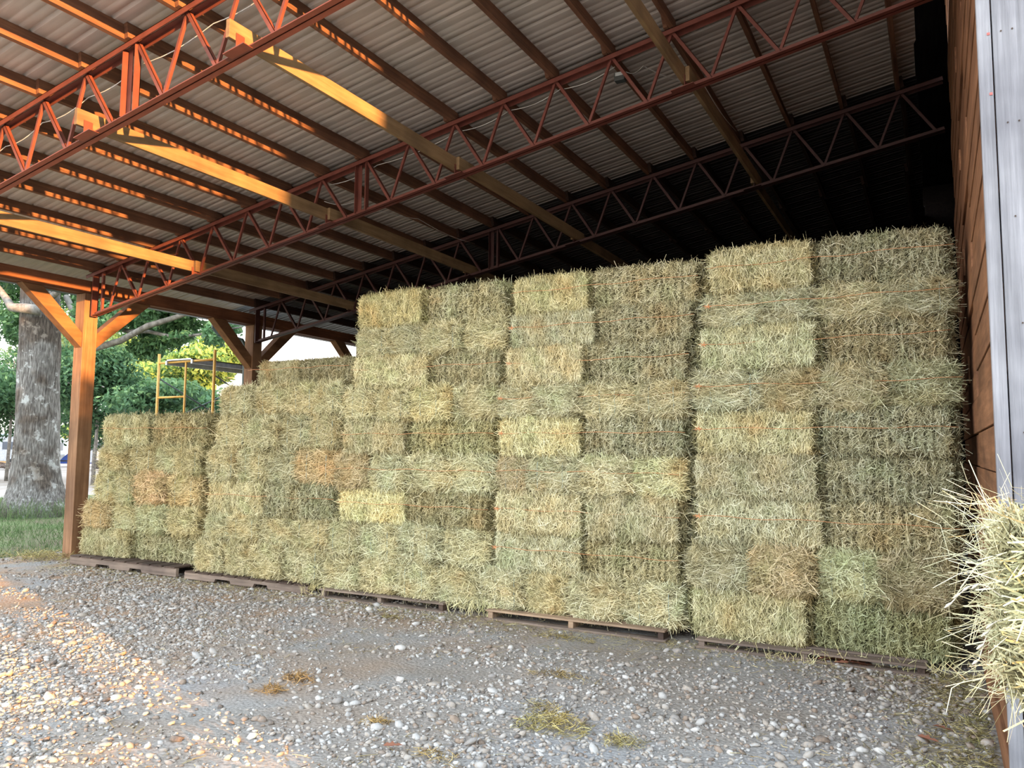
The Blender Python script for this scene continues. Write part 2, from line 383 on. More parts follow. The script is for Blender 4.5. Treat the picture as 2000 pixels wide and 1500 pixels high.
# weathered front boards of the plank wall
m = MB(); x = 0.295; k = 0
while x < 6.5:
    w = 0.235 if k % 2 == 0 else 0.255
    m.box(x, x + w - 0.006, 4.20, 4.235, 0.0, 7.4); x += w; k += 1
m.box(0.3, 6.5, 4.236, 4.30, 0, 7.4)
tag(m.build('wall_front', M_GREYW, bevel=0.003), 'weathered grey vertical boards at the right', kind='structure')
nl = MB()
for xx, zz in ((0.33, 3.6), (0.375, 3.6), (0.34, 3.15), (0.385, 3.15), (0.352, 2.7), (0.398, 2.7), (0.36, 2.2), (0.40, 2.2), (0.345, 1.7)):
    nl.tube([(xx, 4.199, zz), (xx, 4.196, zz)], 0.004, 6)
tr = tag(MB().box(0.232, 0.289, 4.185, 4.238, 0.0, 7.4).build('trim_2', M_GREYW, bevel=0.004), 'rough pale corner strip at the end of the plank wall', kind='structure')
nl.build('nail_head', M_PALD, bpy.data.objects['wall_front'])
red = MB()
for zz in (3.585, 3.29): red.box(0.272, 0.284, 4.182, 4.186, zz, zz + 0.012)
red.build('paint_mark', plain('red_paint', (0.5, 0.12, 0.1)), tr)

# ================================================================== TIMBER AND STEEL FRAME
PX0, PX1 = -11.245, -11.03
POSTS = [4.0, 6.95, 10.2, 13.35]
PNAME = ['square wooden post at the front left corner, outside the frame', 'orange-lit square wooden post with two knee braces, nearest the camera', 'shaded square wooden post behind the second hay stack, with knee braces', 'farthest square wooden post, mostly hidden behind the hay']
for i, yp in enumerate(POSTS):
    t = thing('wooden_post', PNAME[i], 'post', (-11.137, yp + 0.11, 0), group='posts along the open left side')
    keep(MB().box(PX0, PX1, yp, yp + 0.215, -0.05, 3.885).build('shaft', M_POST, t, bevel=0.006))
    for s in (-1, 1):
        ya = yp + 0.1 + s * 0.085; yb = yp + 0.1075 + s * 0.88
        m = MB()   # mitred brace between post and header
        x0, x1 = -11.21, -11.055
        if s < 0: pts = [(yp, 3.07), (yp, 3.29), (yp - 0.61, 3.883), (yp - 0.90, 3.883)]
        else: pts = [(yp + 0.215, 3.07), (yp + 0.825 + 0.29, 3.883), (yp + 0.825, 3.883), (yp + 0.215, 3.29)]
        for xx in (x0, x1): m.v += [(xx, a, b_) for a, b_ in pts]
        n = 4
        m.f.append((0, 1, 2, 3)); m.f.append((7, 6, 5, 4))
        for k in range(4): m.f.append((k, (k + 1) % 4, 4 + (k + 1) % 4, 4 + k)[::-1])
        keep(m.build('knee_brace', M_KNEE, t, bevel=0.004))
edges = [2.95, 4.11, 7.06, 10.31, 13.46, 16.5]
HN = ['front overhanging', 'orange-lit front', 'middle', 'shaded rear', 'hidden rearmost']
for i in range(5):
    m = MB().box(-11.075, -11.03, edges[i], edges[i + 1] - 0.006, 3.885, 4.08).box(-11.24, -11.195, edges[i], edges[i + 1] - 0.006, 3.885, 4.08).box(-11.19, -11.08, edges[i], edges[i + 1] - 0.006, 3.89, 4.07)
    tag(m.build('header_beam', M_BEAM, bevel=0.004), f'{HN[i]} span of the wooden header beam along the post tops', 'beam', 'header beam along the left side')

# eave gutter with a downspout behind the second post
g = MB()
for yy0, yy1 in ((2.95, 16.5),):
    g.box(-11.93, -11.92, yy0, yy1, 4.0, 4.13).box(-11.93, -11.81, yy0, yy1, 4.0, 4.01).box(-11.82, -11.81, yy0, yy1, 4.0, 4.13)
MG = plain('dark_green_metal', (0.035, 0.07, 0.065), 0.4)
gt = tag(g.build('gutter', MG), 'dark green eave gutter outside the post line', 'gutter')
MB().tube([(-11.86, 10.0, 4.02), (-11.86, 10.0, 3.86), (-11.78, 10.05, 3.74), (-11.40, 10.28, 3.62), (-11.33, 10.3, 3.5), (-11.33, 10.3, 0.1)], 0.045, 10).build('downspout', MG, gt)

TY = [4.03, 7.06, 10.22]
TN = ['nearest red steel roof truss, sunlit, at the upper left', 'second red steel roof truss, running from the sunlit post', 'third red steel roof truss, in shade over the hay', 'farthest red steel roof truss in the dark']
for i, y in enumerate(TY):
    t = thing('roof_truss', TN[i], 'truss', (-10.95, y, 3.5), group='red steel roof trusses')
    MS = M_STEEL if i < 2 else M_STEELD  # third truss takes the steel with shade in its colour
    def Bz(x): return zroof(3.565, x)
    def Tz(x): return zroof(4.165, x)
    x0, x1 = -10.92, 0.2
    for nm, fz, fl in (('bottom_chord', Bz, 1), ('top_chord', Tz, 1)):
        m = MB()
        up = (0, 0, 1) if nm == 'bottom_chord' else (0, 0, -1)
        for sgn in (-1, 1):
            m.angle((x0 - (0.2 if nm == 'top_chord' else 0), y + sgn * 0.03, fz(x0 - (0.2 if nm == 'top_chord' else 0))), (x1, y + sgn * 0.03, fz(x1)), 0.052, 0.006, up, 1 if sgn > 0 else -1)
        keep(m.build(nm, MS, t))
    # web: falling angle then rising rod, one pair in each panel
    segs = []
    k = 0
    while -5.86 + 0.622 * k < 0.0:
        a = -5.86 + 0.622 * k; b_ = a + 0.375
        segs.append(('web_angle', a, b_)); 
        if b_ + 0.247 < 0.2: segs.append(('web_rod', b_, b_ + 0.247))
        k += 1
    k = 0
    while -6.55 - 0.638 * k > -10.9:
        a = -6.55 - 0.638 * k
        segs.append(('web_angle', a, a + 0.41)); segs.append(('web_rod', a - 0.225, a - 0.005))
        k += 1
    for nm, a, b_ in segs:
        if nm == 'web_angle':
            m = MB().angle((a + 0.02, y, Tz(a)), (b_, y, Bz(b_)), 0.036, 0.005, (0, 1, 0))
        else:
            m = MB().bar((a, y, Bz(a)), (b_, y, Tz(b_)), 0.026, 0.026, (0, 1, 0))
        keep(m.build(nm, MS, t))
    for a in (-5.965, -5.86):
        m = MB().angle((a, y - 0.01, Bz(a)), (a, y - 0.01, Tz(a)), 0.062, 0.006, (0, -1, 0), 1 if a > -5.9 else -1)
        sp = keep(m.build('splice_angle', MS, t))
    for f_ in (0.2, 0.5, 0.8):
        zz = Bz(-5.86) + 0.6 * f_
        bo = MB().tube([(-5.872, y - 0.05, zz), (-5.872, y - 0.028, zz)], 0.013, 6).build('bolt', M_BOLT)
        bo.parent = sp; bo.matrix_parent_inverse = Matrix.Translation(-Vector(t.location))
    m = MB().bar((-10.96, y, 3.54), (-10.96, y, 4.2), 0.1, 0.02, (1, 0, 0))
    ep = keep(m.build('end_plate', MS, t))
    for zz in (3.65, 3.85, 4.06):
        bo = MB().tube([(-10.95, y - 0.03, zz), (-10.92, y - 0.03, zz)], 0.016, 6).build('bolt', M_BOLT)
        bo.parent = ep; bo.matrix_parent_inverse = Matrix.Translation(-Vector(t.location))
    keep(MB().bar((-10.78, y, Bz(-10.78)), (-10.78, y, Tz(-10.78)), 0.035, 0.035, (0, 1, 0)).build('web_angle', MS, t))
    for xb in (-8.74, -6.40, -4.56, -2.0):
        zz = Bz(xb) + 0.005
        m = MB().bar((xb - 0.11, y - 0.07, zz - 0.032 - 0.018), (xb + 0.11, y - 0.07, zz - 0.032 + 0.018), 0.09, 0.007)
        m.box(xb + 0.022, xb + 0.028, y - 0.11, y - 0.03, zz - 0.02, zz + 0.085)
        keep(m.build('angle_clip', MS, t))

# long bracing boards lying on the truss bottom chords
bays = [(3.86, 7.24), (6.98, 10.42), (10.12, 13.5)]
BN = {-8.74: 'lowest left', -6.40: 'second from the left', -4.56: 'third from the left', -2.0: 'rightmost'}
BB = ['front', 'middle', 'rear']
for xb in (-8.74, -6.40, -4.56, -2.0):
    for i, (ya, yb) in enumerate(bays):
        off = 0.0 if i % 2 == 0 else 0.044
        zb = zroof(3.598, xb)
        m = MB().box(xb - 0.02 + off, xb + 0.02 + off, ya, yb, zb, zb + 0.145)
        tag(m.build('bracing_board', M_BRACE, bevel=0.003), f'yellowish bracing board on the truss bottom chords, {BN[xb]} line, {BB[i]} bay', 'bracing board', 'bracing boards across the trusses')

# purlins carried by the top chords, lapped at every truss
pb = [(2.97, 4.13), (3.95, 7.16), (6.97, 10.32), (10.13, 13.47), (13.28, 16.55)]
PBN = ['front overhang', 'first bay behind the nearest truss', 'second bay', 'third bay', 'dark rear bay']
Mrot = Matrix.Rotation(-TH, 4, 'Y')
for k in range(18):
    xk = -0.27 - 0.63 * k
    for i, (ya, yb) in enumerate(pb):
        off = (0.022 if i % 2 else -0.024)
        xx = xk + 0.022 + off
        M_ = Matrix.Translation((xx, 0, zroof(4.203, xx))) @ Mrot
        m = MB().box(-0.021, 0.021, ya, yb, 0, 0.142, M_)
        o = m.build('purlin', M_PURL if i < 3 else M_PURLD)  # rear bays use the wood with shade painted in
        tag(o, f'dark wooden roof purlin, {ORD[k]} from the plank wall, {PBN[i]}', 'purlin', 'roof purlins')

# white cables tied along the trusses, small box and its wire
def cable(pts, name, label, r=0.0042, mat=None):
    m = MB(); P = [Vector(p) for p in pts]; out = []
    for i in range(len(P) - 1):
        for j in range(6):
            t = j / 6; p = P[i].lerp(P[i + 1], t); p.z -= 0.045 * math.sin(t * PI); out.append(p)
    out.append(P[-1])
    return tag(m.tube(out, r, 6).build(name, mat or M_WHITE, smooth=True), label, 'cable')
cable([(x, 4.09, zroof(4.03 - 0.02 * (j % 2), x)) for j, x in enumerate((-8.6, -7.9, -7.3, -6.6, -5.9, -5.0, -4.2))], 'electric_cable', 'thin white cable slung along the nearest truss')
cable([(x, 7.13, zroof(4.11, x)) for x in (-6.5, -5.75, -4.6, -3.95, -3.35, -2.74)], 'electric_cable', 'thin white cable slung along the second truss')
cable([(-6.45, 7.0, zroof(3.85, -6.45)), (-6.2, 7.3, zroof(3.86, -6.2)), (-6.2, 8.6, zroof(3.99, -6.2)), (-6.2, 10.1, zroof(4.0, -6.2))], 'electric_cable', 'thin white cable drooping back to the third truss', 0.0035)
cable([(-2.62, 7.1, zroof(4.0, -2.62)), (-2.5, 7.3, zroof(4.1, -2.5)), (-2.12, 8.2, zroof(4.15, -2.12)), (-2.1, 9.7, zroof(4.17, -2.1))], 'electric_cable', 'thin white cable along a purlin above the middle stacks', 0.0035)
jb = tag(MB().box(-2.73, -2.62, 7.08, 7.16, zroof(3.93, -2.7), zroof(4.02, -2.7)).build('junction_box', plain('dark_box', (0.05, 0.055, 0.05)), bevel=0.006), 'small dark box hung under the second truss', 'box')
MB().box(-2.715, -2.635, 7.074, 7.08, zroof(3.975, -2.7), zroof(4.01, -2.7)).build('cover', plain('pale_cover', (0.4, 0.42, 0.4)), jb)
# ================================================================== HAY
W_, D_, H_ = 1.0, 0.5, 0.362
def bale_mesh(name, kind, w, d, h, seed, nf=6400):
    """kind: brush (cut side out), flake (folded side, standing grooves), end (bale end, straws lying across)"""
    r = np.random.default_rng(seed)
    def warp(P):
        # P in box coords centred in x,y ; z 0..h   -> pillowy rounded shape
        q = P.copy(); q[:, 2] -= h / 2
        hx, hy, hz = w / 2, d / 2, h / 2
        u = np.stack([q[:, 0] / hx, q[:, 1] / hy, q[:, 2] / hz], 1)
        n8 = (np.abs(u) ** 9).sum(1) ** (1 / 9)
        u = u / np.maximum(n8, 1e-6)[:, None] * np.abs(u).max(1)[:, None]
        out = u * np.array([hx, hy, hz])
        bul = 0.010 * vnoise(out[:, 0] * 7 + seed, out[:, 2] * 9, seed, 2)
        front = np.clip(-u[:, 1], 0, 1) ** 8
        out[:, 1] -= front * (bul + 0.012 * (1 - u[:, 2] ** 2))
        if kind == 'flake':
            gx = out[:, 0] / 0.066 + 0.7 * vnoise(out[:, 0] * 4, out[:, 2] * 3, seed + 2, 2)
            out[:, 1] += front * 0.018 * np.abs(np.sin(gx * PI / 1.0)) ** 6 * 1.3
        out[:, 2] += h / 2
        return out
    V = []; Q = []; SH = []; nv = 0
    # core
    def face(o, ex, ey, nx, ny):
        nonlocal nv
        a = np.linspace(0, 1, nx); b = np.linspace(0, 1, ny); A, B = np.meshgrid(a, b)
        P = np.array(o) + A.ravel()[:, None] * np.array(ex) + B.ravel()[:, None] * np.array(ey)
        i = np.arange(nx * ny).reshape(ny, nx) + nv
        Q.append(np.stack([i[:-1, :-1], i[:-1, 1:], i[1:, 1:], i[1:, :-1]], -1).reshape(-1, 4))
        P = warp(P); 
        V.append(P); SH.append(0.10 + 0.12 * r.random(len(P))); nv += len(P)  # core toned dark, shade between straws put into the colour
    hw, hd = w / 2 * 0.985, d / 2 * 0.97
    z0, z1 = 0.008, h - 0.008
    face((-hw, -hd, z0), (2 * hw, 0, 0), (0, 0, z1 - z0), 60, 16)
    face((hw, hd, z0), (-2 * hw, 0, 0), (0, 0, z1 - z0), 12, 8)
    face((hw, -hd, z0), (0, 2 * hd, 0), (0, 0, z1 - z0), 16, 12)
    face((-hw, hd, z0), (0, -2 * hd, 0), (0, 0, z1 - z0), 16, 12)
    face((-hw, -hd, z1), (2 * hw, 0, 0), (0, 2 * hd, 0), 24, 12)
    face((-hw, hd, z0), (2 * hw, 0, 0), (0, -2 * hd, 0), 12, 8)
    # straws, face by face: (axis normal, span a, span b)
    def straw_face(n, nrm, P, style):
        nonlocal nv
        nn = np.tile(np.array(nrm, float), (n, 1))
        if style == 'brush':
            ang = r.normal(0, 0.50, n) + 0.15 * np.sin(P[:, 0] * 9 + seed)
            D = np.stack([np.sin(ang), r.normal(0, 0.25, n), np.cos(ang)], 1)
            L = r.uniform(0.03, 0.10, n)
            sh = np.clip(r.normal(0.55, 0.22, n), 0, 1)
        elif style == 'flake':
            gx = P[:, 0] / 0.066 + 0.7 * vnoise(P[:, 0] * 4, P[:, 2] * 3, seed + 2, 2)
            gro = np.abs(np.sin(gx * PI)) ** 5
            lie = r.random(n) < 0.55
            ang = np.where(lie, r.normal(0.25, 0.55, n), PI / 2 + r.normal(0, 0.5, n))
            D = np.stack([np.sin(ang), r.normal(0, 0.30, n), np.cos(ang)], 1)
            L = np.where(lie, r.uniform(0.03, 0.10, n), r.uniform(0.015, 0.06, n))
            sh = np.clip(r.normal(0.53, 0.22, n) - 0.30 * gro, 0, 1)  # grooves darkened in the tone to read as shaded
        elif style == 'end':
            c = np.sign(P[:, 2] - h / 2) * np.abs((P[:, 2] - h / 2) / (h / 2)) ** 1.5
            sw = 0.8 * vnoise(P[:, 0] * 5 + seed, P[:, 2] * 6, seed + 4, 2)
            ang = sw - c * 1.0 * np.sign(P[:, 0] + 0.12 * np.sin(seed)) + r.normal(0, 0.42, n)
            D = np.stack([np.cos(ang), r.normal(0, 0.25, n), np.sin(ang)], 1)
            L = r.uniform(0.05, 0.17, n); sh = np.clip(r.normal(0.52, 0.23, n) + 0.10 * vnoise(P[:, 0] * 8, P[:, 2] * 8, seed + 9, 2), 0, 1)
        else:
            D = r.normal(size=(n, 3)) * (1 - np.abs(np.array(nrm)) * 0.6); L = r.uniform(0.04, 0.13, n)
            sh = np.clip(r.normal(0.48, 0.2, n), 0, 1)
        wild = r.random(n) < 0.09
        D[wild] = r.normal(size=(wild.sum(), 3)) + nn[wild] * 0.5; L[wild] *= 1.5; sh[wild] = np.clip(sh[wild] + 0.2, 0, 1)
        Pw = warp(P)
        off = np.abs(r.normal(0, 0.013, n)); off[wild] += 0.01
        Pw = Pw + nn * off[:, None]
        tilt = unit(nn + r.normal(0, 0.45, (n, 3)))
        wd = r.uniform(0.0024, 0.0058, n)
        v, q = strands(Pw, D, tilt, L, wd, r.normal(-0.004, 0.008, n), r.normal(0, 0.012, n) * (L / 0.1))
        V.append(v); Q.append(q + nv); SH.append(np.repeat(sh * 0.82 + np.clip(off * 11, 0, 0.28) - 0.03, 6)); nv += len(v)  # deeper straws darker, outer ones lighter: shading put into the tone
    n = int(nf * (w / 1.0) ** 0.9)
    P = np.stack([r.uniform(-w / 2, w / 2, n), np.full(n, -d / 2), r.uniform(0.0, h, n)], 1)
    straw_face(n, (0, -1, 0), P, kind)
    # upper and lower front edges get a ragged fringe
    for zz, nz in ((h, 0.6), (0.0, -0.5)):
        n2 = int(480 * w)
        P = np.stack([r.uniform(-w / 2, w / 2, n2), r.uniform(-d / 2, -d / 2 + 0.06, n2), np.full(n2, zz)], 1)
        straw_face(n2, unit(np.array([[0, -0.8, nz]]))[0], P, 'wild')
    n3 = 1500
    for sx in (-1, 1):
        P = np.stack([np.full(n3, sx * w / 2), r.uniform(-d / 2, -d / 2 + min(d, 0.5), n3), r.uniform(0, h, n3)], 1)
        straw_face(n3, (sx, 0, 0), P, 'wild')
    n4 = int(900 * w)
    P = np.stack([r.uniform(-w / 2, w / 2, n4), r.uniform(-d / 2, d / 2, n4), np.full(n4, h)], 1)
    straw_face(n4, (0, 0, 1), P, 'wild')
    return np_mesh(name, np.concatenate(V), np.concatenate(Q), np.concatenate(SH), M_HAY)

VAR = {}
for kd, w, d, cnt in (('brush', 1.0, 0.5, 4), ('flake', 1.0, 0.5, 4), ('end', 0.5, 0.95, 6)):
    VAR[kd] = [(bale_mesh('hay_bale_' + kd, kd, w, d, H_, 31 * j + len(kd)), w, d) for j in range(cnt)]
# one pair of vertical strings for the bale ends
def string_mesh(x, seed):
    r = random.Random(seed); m = MB()
    m.tube([(x + r.uniform(-0.006, 0.006), -0.512 - 0.004 * (i % 2), 0.04 + i * 0.043) for i in range(7)], 0.0028, 5)
    return m
STR = []
for j, x in enumerate((-0.1, 0.12)):
    o = string_mesh(x, j).build('tie_string', M_STRING, smooth=True); STR.append(o.data); bpy.data.objects.remove(o)

TABLE = [
('A', [('L', 1.629, 2.022, [-9.97, -8.993, -7.84]), ('E', 1.28, 1.629, [-9.984, -9.379, -8.855, -8.376, -7.89]), ('E', 0.879, 1.28, [-9.997, -9.582, -9.183, -8.563, -7.905]), ('E', 0.528, 0.879, [-10.232, -9.637, -9.083, -8.49, -7.883]), ('L', 0.161, 0.528, [-10.268, -9.231, -7.952])]),
('B', [('L', 2.355, 2.64, [-7.215, -6.512, -5.616]), ('E', 1.995, 2.355, [-7.68, -7.113, -6.594, -6.125, -5.708]), ('E', 1.613, 1.995, [-7.721, -7.153, -6.658, -6.172, -5.739]), ('E', 1.219, 1.613, [-7.879, -7.373, -6.884, -6.403, -5.784]), ('L', 0.825, 1.219, [-7.873, -6.89, -5.785]), ('E', 0.523, 0.825, [-7.843, -7.436, -6.93, -6.411, -5.861]), ('E', 0.112, 0.523, [-8.02, -7.503, -7.053, -6.544, -5.936])]),
('C', [('L', 2.922, 3.292, [-5.593, -4.672, -3.655]), ('E', 2.602, 2.922, [-5.575, -5.153, -4.678, -4.174, -3.675]), ('L', 2.261, 2.602, [-5.615, -4.562, -3.706]), ('E', 1.916, 2.261, [-5.72, -5.252, -4.807, -4.298, -3.784]), ('L', 1.56, 1.916, [-5.751, -4.858, -3.774]), ('E', 1.171, 1.56, [-5.818, -5.355, -4.895, -4.311, -3.793]), ('L', 0.832, 1.171, [-5.783, -4.86, -3.83]), ('E', 0.449, 0.832, [-5.916, -5.444, -4.943, -4.396, -3.86]), ('E', 0.098, 0.449, [-5.962, -5.44, -4.934, -4.488, -3.919])]),
('D', [('L', 2.925, 3.283, [-3.638, -2.809, -1.746]), ('L', 2.594, 2.925, [-3.675, -2.737, -1.786]), ('L', 2.232, 2.594, [-3.695, -2.83, -1.835]), ('E', 1.921, 2.232, [-3.789, -3.371, -2.881, -2.354, -1.871]), ('L', 1.557, 1.921, [-3.78, -2.876, -1.875]), ('E', 1.202, 1.557, [-3.793, -3.45, -2.907, -2.387, -1.901]), ('L', 0.827, 1.202, [-3.818, -2.856, -1.928]), ('L', 0.465, 0.827, [-3.837, -2.881, -1.941]), ('E', 0.098, 0.465, [-3.924, -3.453, -3.009, -2.493, -1.945])]),
('E', [('L', 2.962, 3.326, [-1.714, -0.824, 0.187]), ('E', 2.661, 2.962, [-1.758, -1.283, -0.82, -0.33, 0.162]), ('L', 2.311, 2.661, [-1.798, -0.79, 0.143]), ('E', 1.953, 2.311, [-1.847, -1.255, -0.798, -0.343, 0.21]), ('L', 1.587, 1.953, [-1.852, -0.834, 0.171]), ('L', 1.224, 1.587, [-1.865, -0.809, 0.204]), ('L', 0.844, 1.224, [-1.861, -0.799, 0.164]), ('E', 0.46, 0.844, [-1.892, -1.381, -0.88, -0.384, 0.098]), ('L', 0.077, 0.46, [-1.897, -0.92, 0.098])])]
STK = {'A': ('far-left stack', 6.78), 'B': ('second stack from left', 6.63), 'C': ('middle stack', 6.63), 'D': ('second stack from right', 6.63), 'E': ('rightmost stack', 6.63)}
SBOT = {'A': 0.135, 'B': 0.112, 'C': 0.098, 'D': 0.098, 'E': 0.077}
TINT = {'A': (0.97, 0.92, 0.76), 'B': (1.0, 0.94, 0.80), 'C': (1.04, 1.0, 0.88), 'D': (1.05, 1.02, 0.94), 'E': (0.98, 0.97, 0.92)}  # warm light on the left stacks is put into their tint
SPECIAL = {('A', 2, 2): ((1.25, 0.82, 0.62), 'reddish brown'), ('A', 2, 3): ((1.2, 0.95, 0.7), 'tan'), ('A', 3, 0): ((1.0, 0.72, 0.5), 'brownish'), ('A', 3, 2): ((0.86, 0.92, 0.76), 'greenish'),
    ('B', 3, 3): ((1.12, 0.84, 0.64), 'reddish tan'), ('B', 0, 1): ((0.62, 0.58, 0.5), 'dark'), ('B', 0, 0): ((0.85, 0.8, 0.68), 'dull'), ('C', 0, 0): ((1.16, 1.06, 0.74), 'golden'),
    ('C', 5, 0): ((0.98, 0.76, 0.6), 'reddish'), ('C', 6, 0): ((1.5, 1.42, 1.1), 'very pale'), ('C', 6, 1): ((0.72, 0.66, 0.52), 'dark'), ('C', 3, 2): ((1.3, 1.2, 0.92), 'pale straw-coloured'), ('C', 4, 1): ((0.84, 0.82, 0.58), 'dull green'),
    ('D', 4, 0): ((1.34, 1.28, 1.02), 'very pale'), ('D', 5, 0): ((0.95, 0.78, 0.68), 'brown-flecked'), ('D', 5, 3): ((1.26, 1.25, 1.06), 'very pale'), ('D', 0, 0): ((1.2, 1.14, 0.88), 'pale'), ('D', 8, 1): ((1.12, 1.0, 0.78), 'tan'), ('D', 7, 1): ((0.92, 0.84, 0.66), 'dark'),
    ('E', 0, 0): ((1.08, 1.0, 0.8), 'tan'), ('E', 7, 1): ((1.06, 0.82, 0.62), 'brown'), ('E', 7, 2): ((1.05, 1.12, 0.94), 'neat pale green'), ('E', 7, 3): ((0.72, 0.62, 0.5), 'dark brown'), ('E', 8, 1): ((0.62, 0.72, 0.52), 'dark green'), ('E', 8, 0): ((1.08, 1.02, 0.82), 'pale'), ('E', 3, 3): ((0.74, 0.8, 0.7), 'dark green'), ('E', 3, 1): ((0.86, 0.8, 0.68), 'dull'), ('E', 2, 0): ((1.1, 1.12, 1.0), 'pale'), ('E', 4, 0): ((1.16, 1.12, 0.94), 'pale')}
P4 = ['leftmost', 'second from left', 'third from left', 'rightmost']
rr = random.Random(5)
for s, rows in TABLE:
    sn, Y0 = STK[s]; sc = Y0 / 6.63; nrow = len(rows)
    prev = None
    xs_cap = 0.15 if s == 'E' else 9
    rz = [(1.6 + (a - 1.6) * sc, 1.6 + (b_ - 1.6) * sc) for (_, a, b_, _) in rows]
    rz[-1] = (SBOT[s], rz[-1][1])
    for i, (kind, za, zb, xs) in enumerate(rows):
        za, zb = rz[i]; xs = [min(x * sc, xs_cap) for x in xs]
        lay = 'top layer' if i == 0 else ('bottom layer' if i == nrow - 1 else ORD[i] + ' layer from top')
        for j in range(len(xs) - 1):
            kd = 'end' if kind == 'E' else ('brush' if j == 0 else 'flake')
            if s == 'D' and (i, j) == (6, 1): kd = 'brush'
            me, w, d = VAR[kd][rr.randrange(len(VAR[kd]))]
            x0, x1 = xs[j], xs[j + 1]
            o = bpy.data.objects.new('hay_bale', me); COL.objects.link(o)
            yo = Y0 + rr.uniform(-0.03, 0.03) + (0.02 if kd == 'flake' else 0) + (0.12 if (s, i) == ('B', 0) else 0)
            o.location = ((x0 + x1) / 2 - (0.016 if j == len(xs) - 2 else 0), yo + d / 2, za)
            o.scale = ((x1 - x0) / w * (0.965 if j == len(xs) - 2 else 0.985), 1, (zb - za) / H_ * 0.982)
            o.rotation_euler = (rr.uniform(-0.02, 0.02), rr.uniform(-0.012, 0.012), rr.uniform(-0.035, 0.035))
            tint, adj = SPECIAL.get((s, i, j), (None, None))
            b_ = TINT[s]; f = rr.uniform(0.9, 1.1) * (0.93 if kd == 'flake' else 1.0); g = rr.uniform(-0.04, 0.04)
            c = tuple(0.6 * q + 0.4 * w_ for q, w_ in zip(tint, b_)) if tint else (b_[0] * f * (1 + g), b_[1] * f, b_[2] * f * (1 - g))
            o.color = (*c, 1)
            pos = ('left' if j == 0 else 'right') if kind == 'L' else P4[j]
            look = {'end': 'hay bale end', 'brush': 'long hay bale', 'flake': 'ridged long hay bale'}[kd]
            lab = f"{adj + ' ' if adj else ''}{look}, {pos} in {lay}, {sn}"
            tag(o, lab, 'hay bale', f'hay bales in the {sn}')
            if kd == 'end' and rr.random() < 0.5:
                for sm in STR:
                    c_ = bpy.data.objects.new('tie_string', sm); COL.objects.link(c_); c_.parent = o
                    c_.location = (rr.uniform(-0.04, 0.04), 0.0, 0)
# orange twine stretched round whole layers
for s, rowsel in (('A', (0,)), ('B', (0, 4)), ('C', (2, 4, 5, 6)), ('D', (0, 1, 2, 3, 4, 5, 6, 7)), ('E', (0, 1, 2, 3, 4, 6))):
    sn, Y0 = STK[s]; rows = dict(TABLE)[s]; sc = Y0 / 6.63
    for i in rowsel:
        kind, za, zb, xs = rows[i]; zc = 1.6 + ((za + zb) / 2 - 1.6) * sc; x0, x1 = xs[0] * sc + 0.02, xs[-1] * sc - 0.03
        m = MB(); n = 14
        m.tube([(x0 + (x1 - x0) * k / n, Y0 - 0.044 - 0.008 * math.sin(k * 2.1), zc + 0.03 + 0.008 * math.sin(k * 1.3 + i)) for k in range(n + 1)], 0.0021, 5)
        lay = 'top layer' if i == 0 else ORD[i] + ' layer from top'
        tw = tag(m.build('orange_twine', M_TWINE, smooth=True), f'thin orange twine stretched across the {lay}, {sn}', 'twine', 'orange twines around the hay layers')
        if s in 'DE' and i not in (0, 5):
            kx = x0 + 0.05
            k_ = MB()
            for q in range(5):
                a = q * 1.3; k_.tube([(kx, Y0 - 0.055, zc + 0.03), (kx + 0.03 * math.cos(a), Y0 - 0.065, zc + 0.03 + 0.02 * math.sin(a))], 0.004, 5)
            k_.build('knot', M_TWINE, tw)

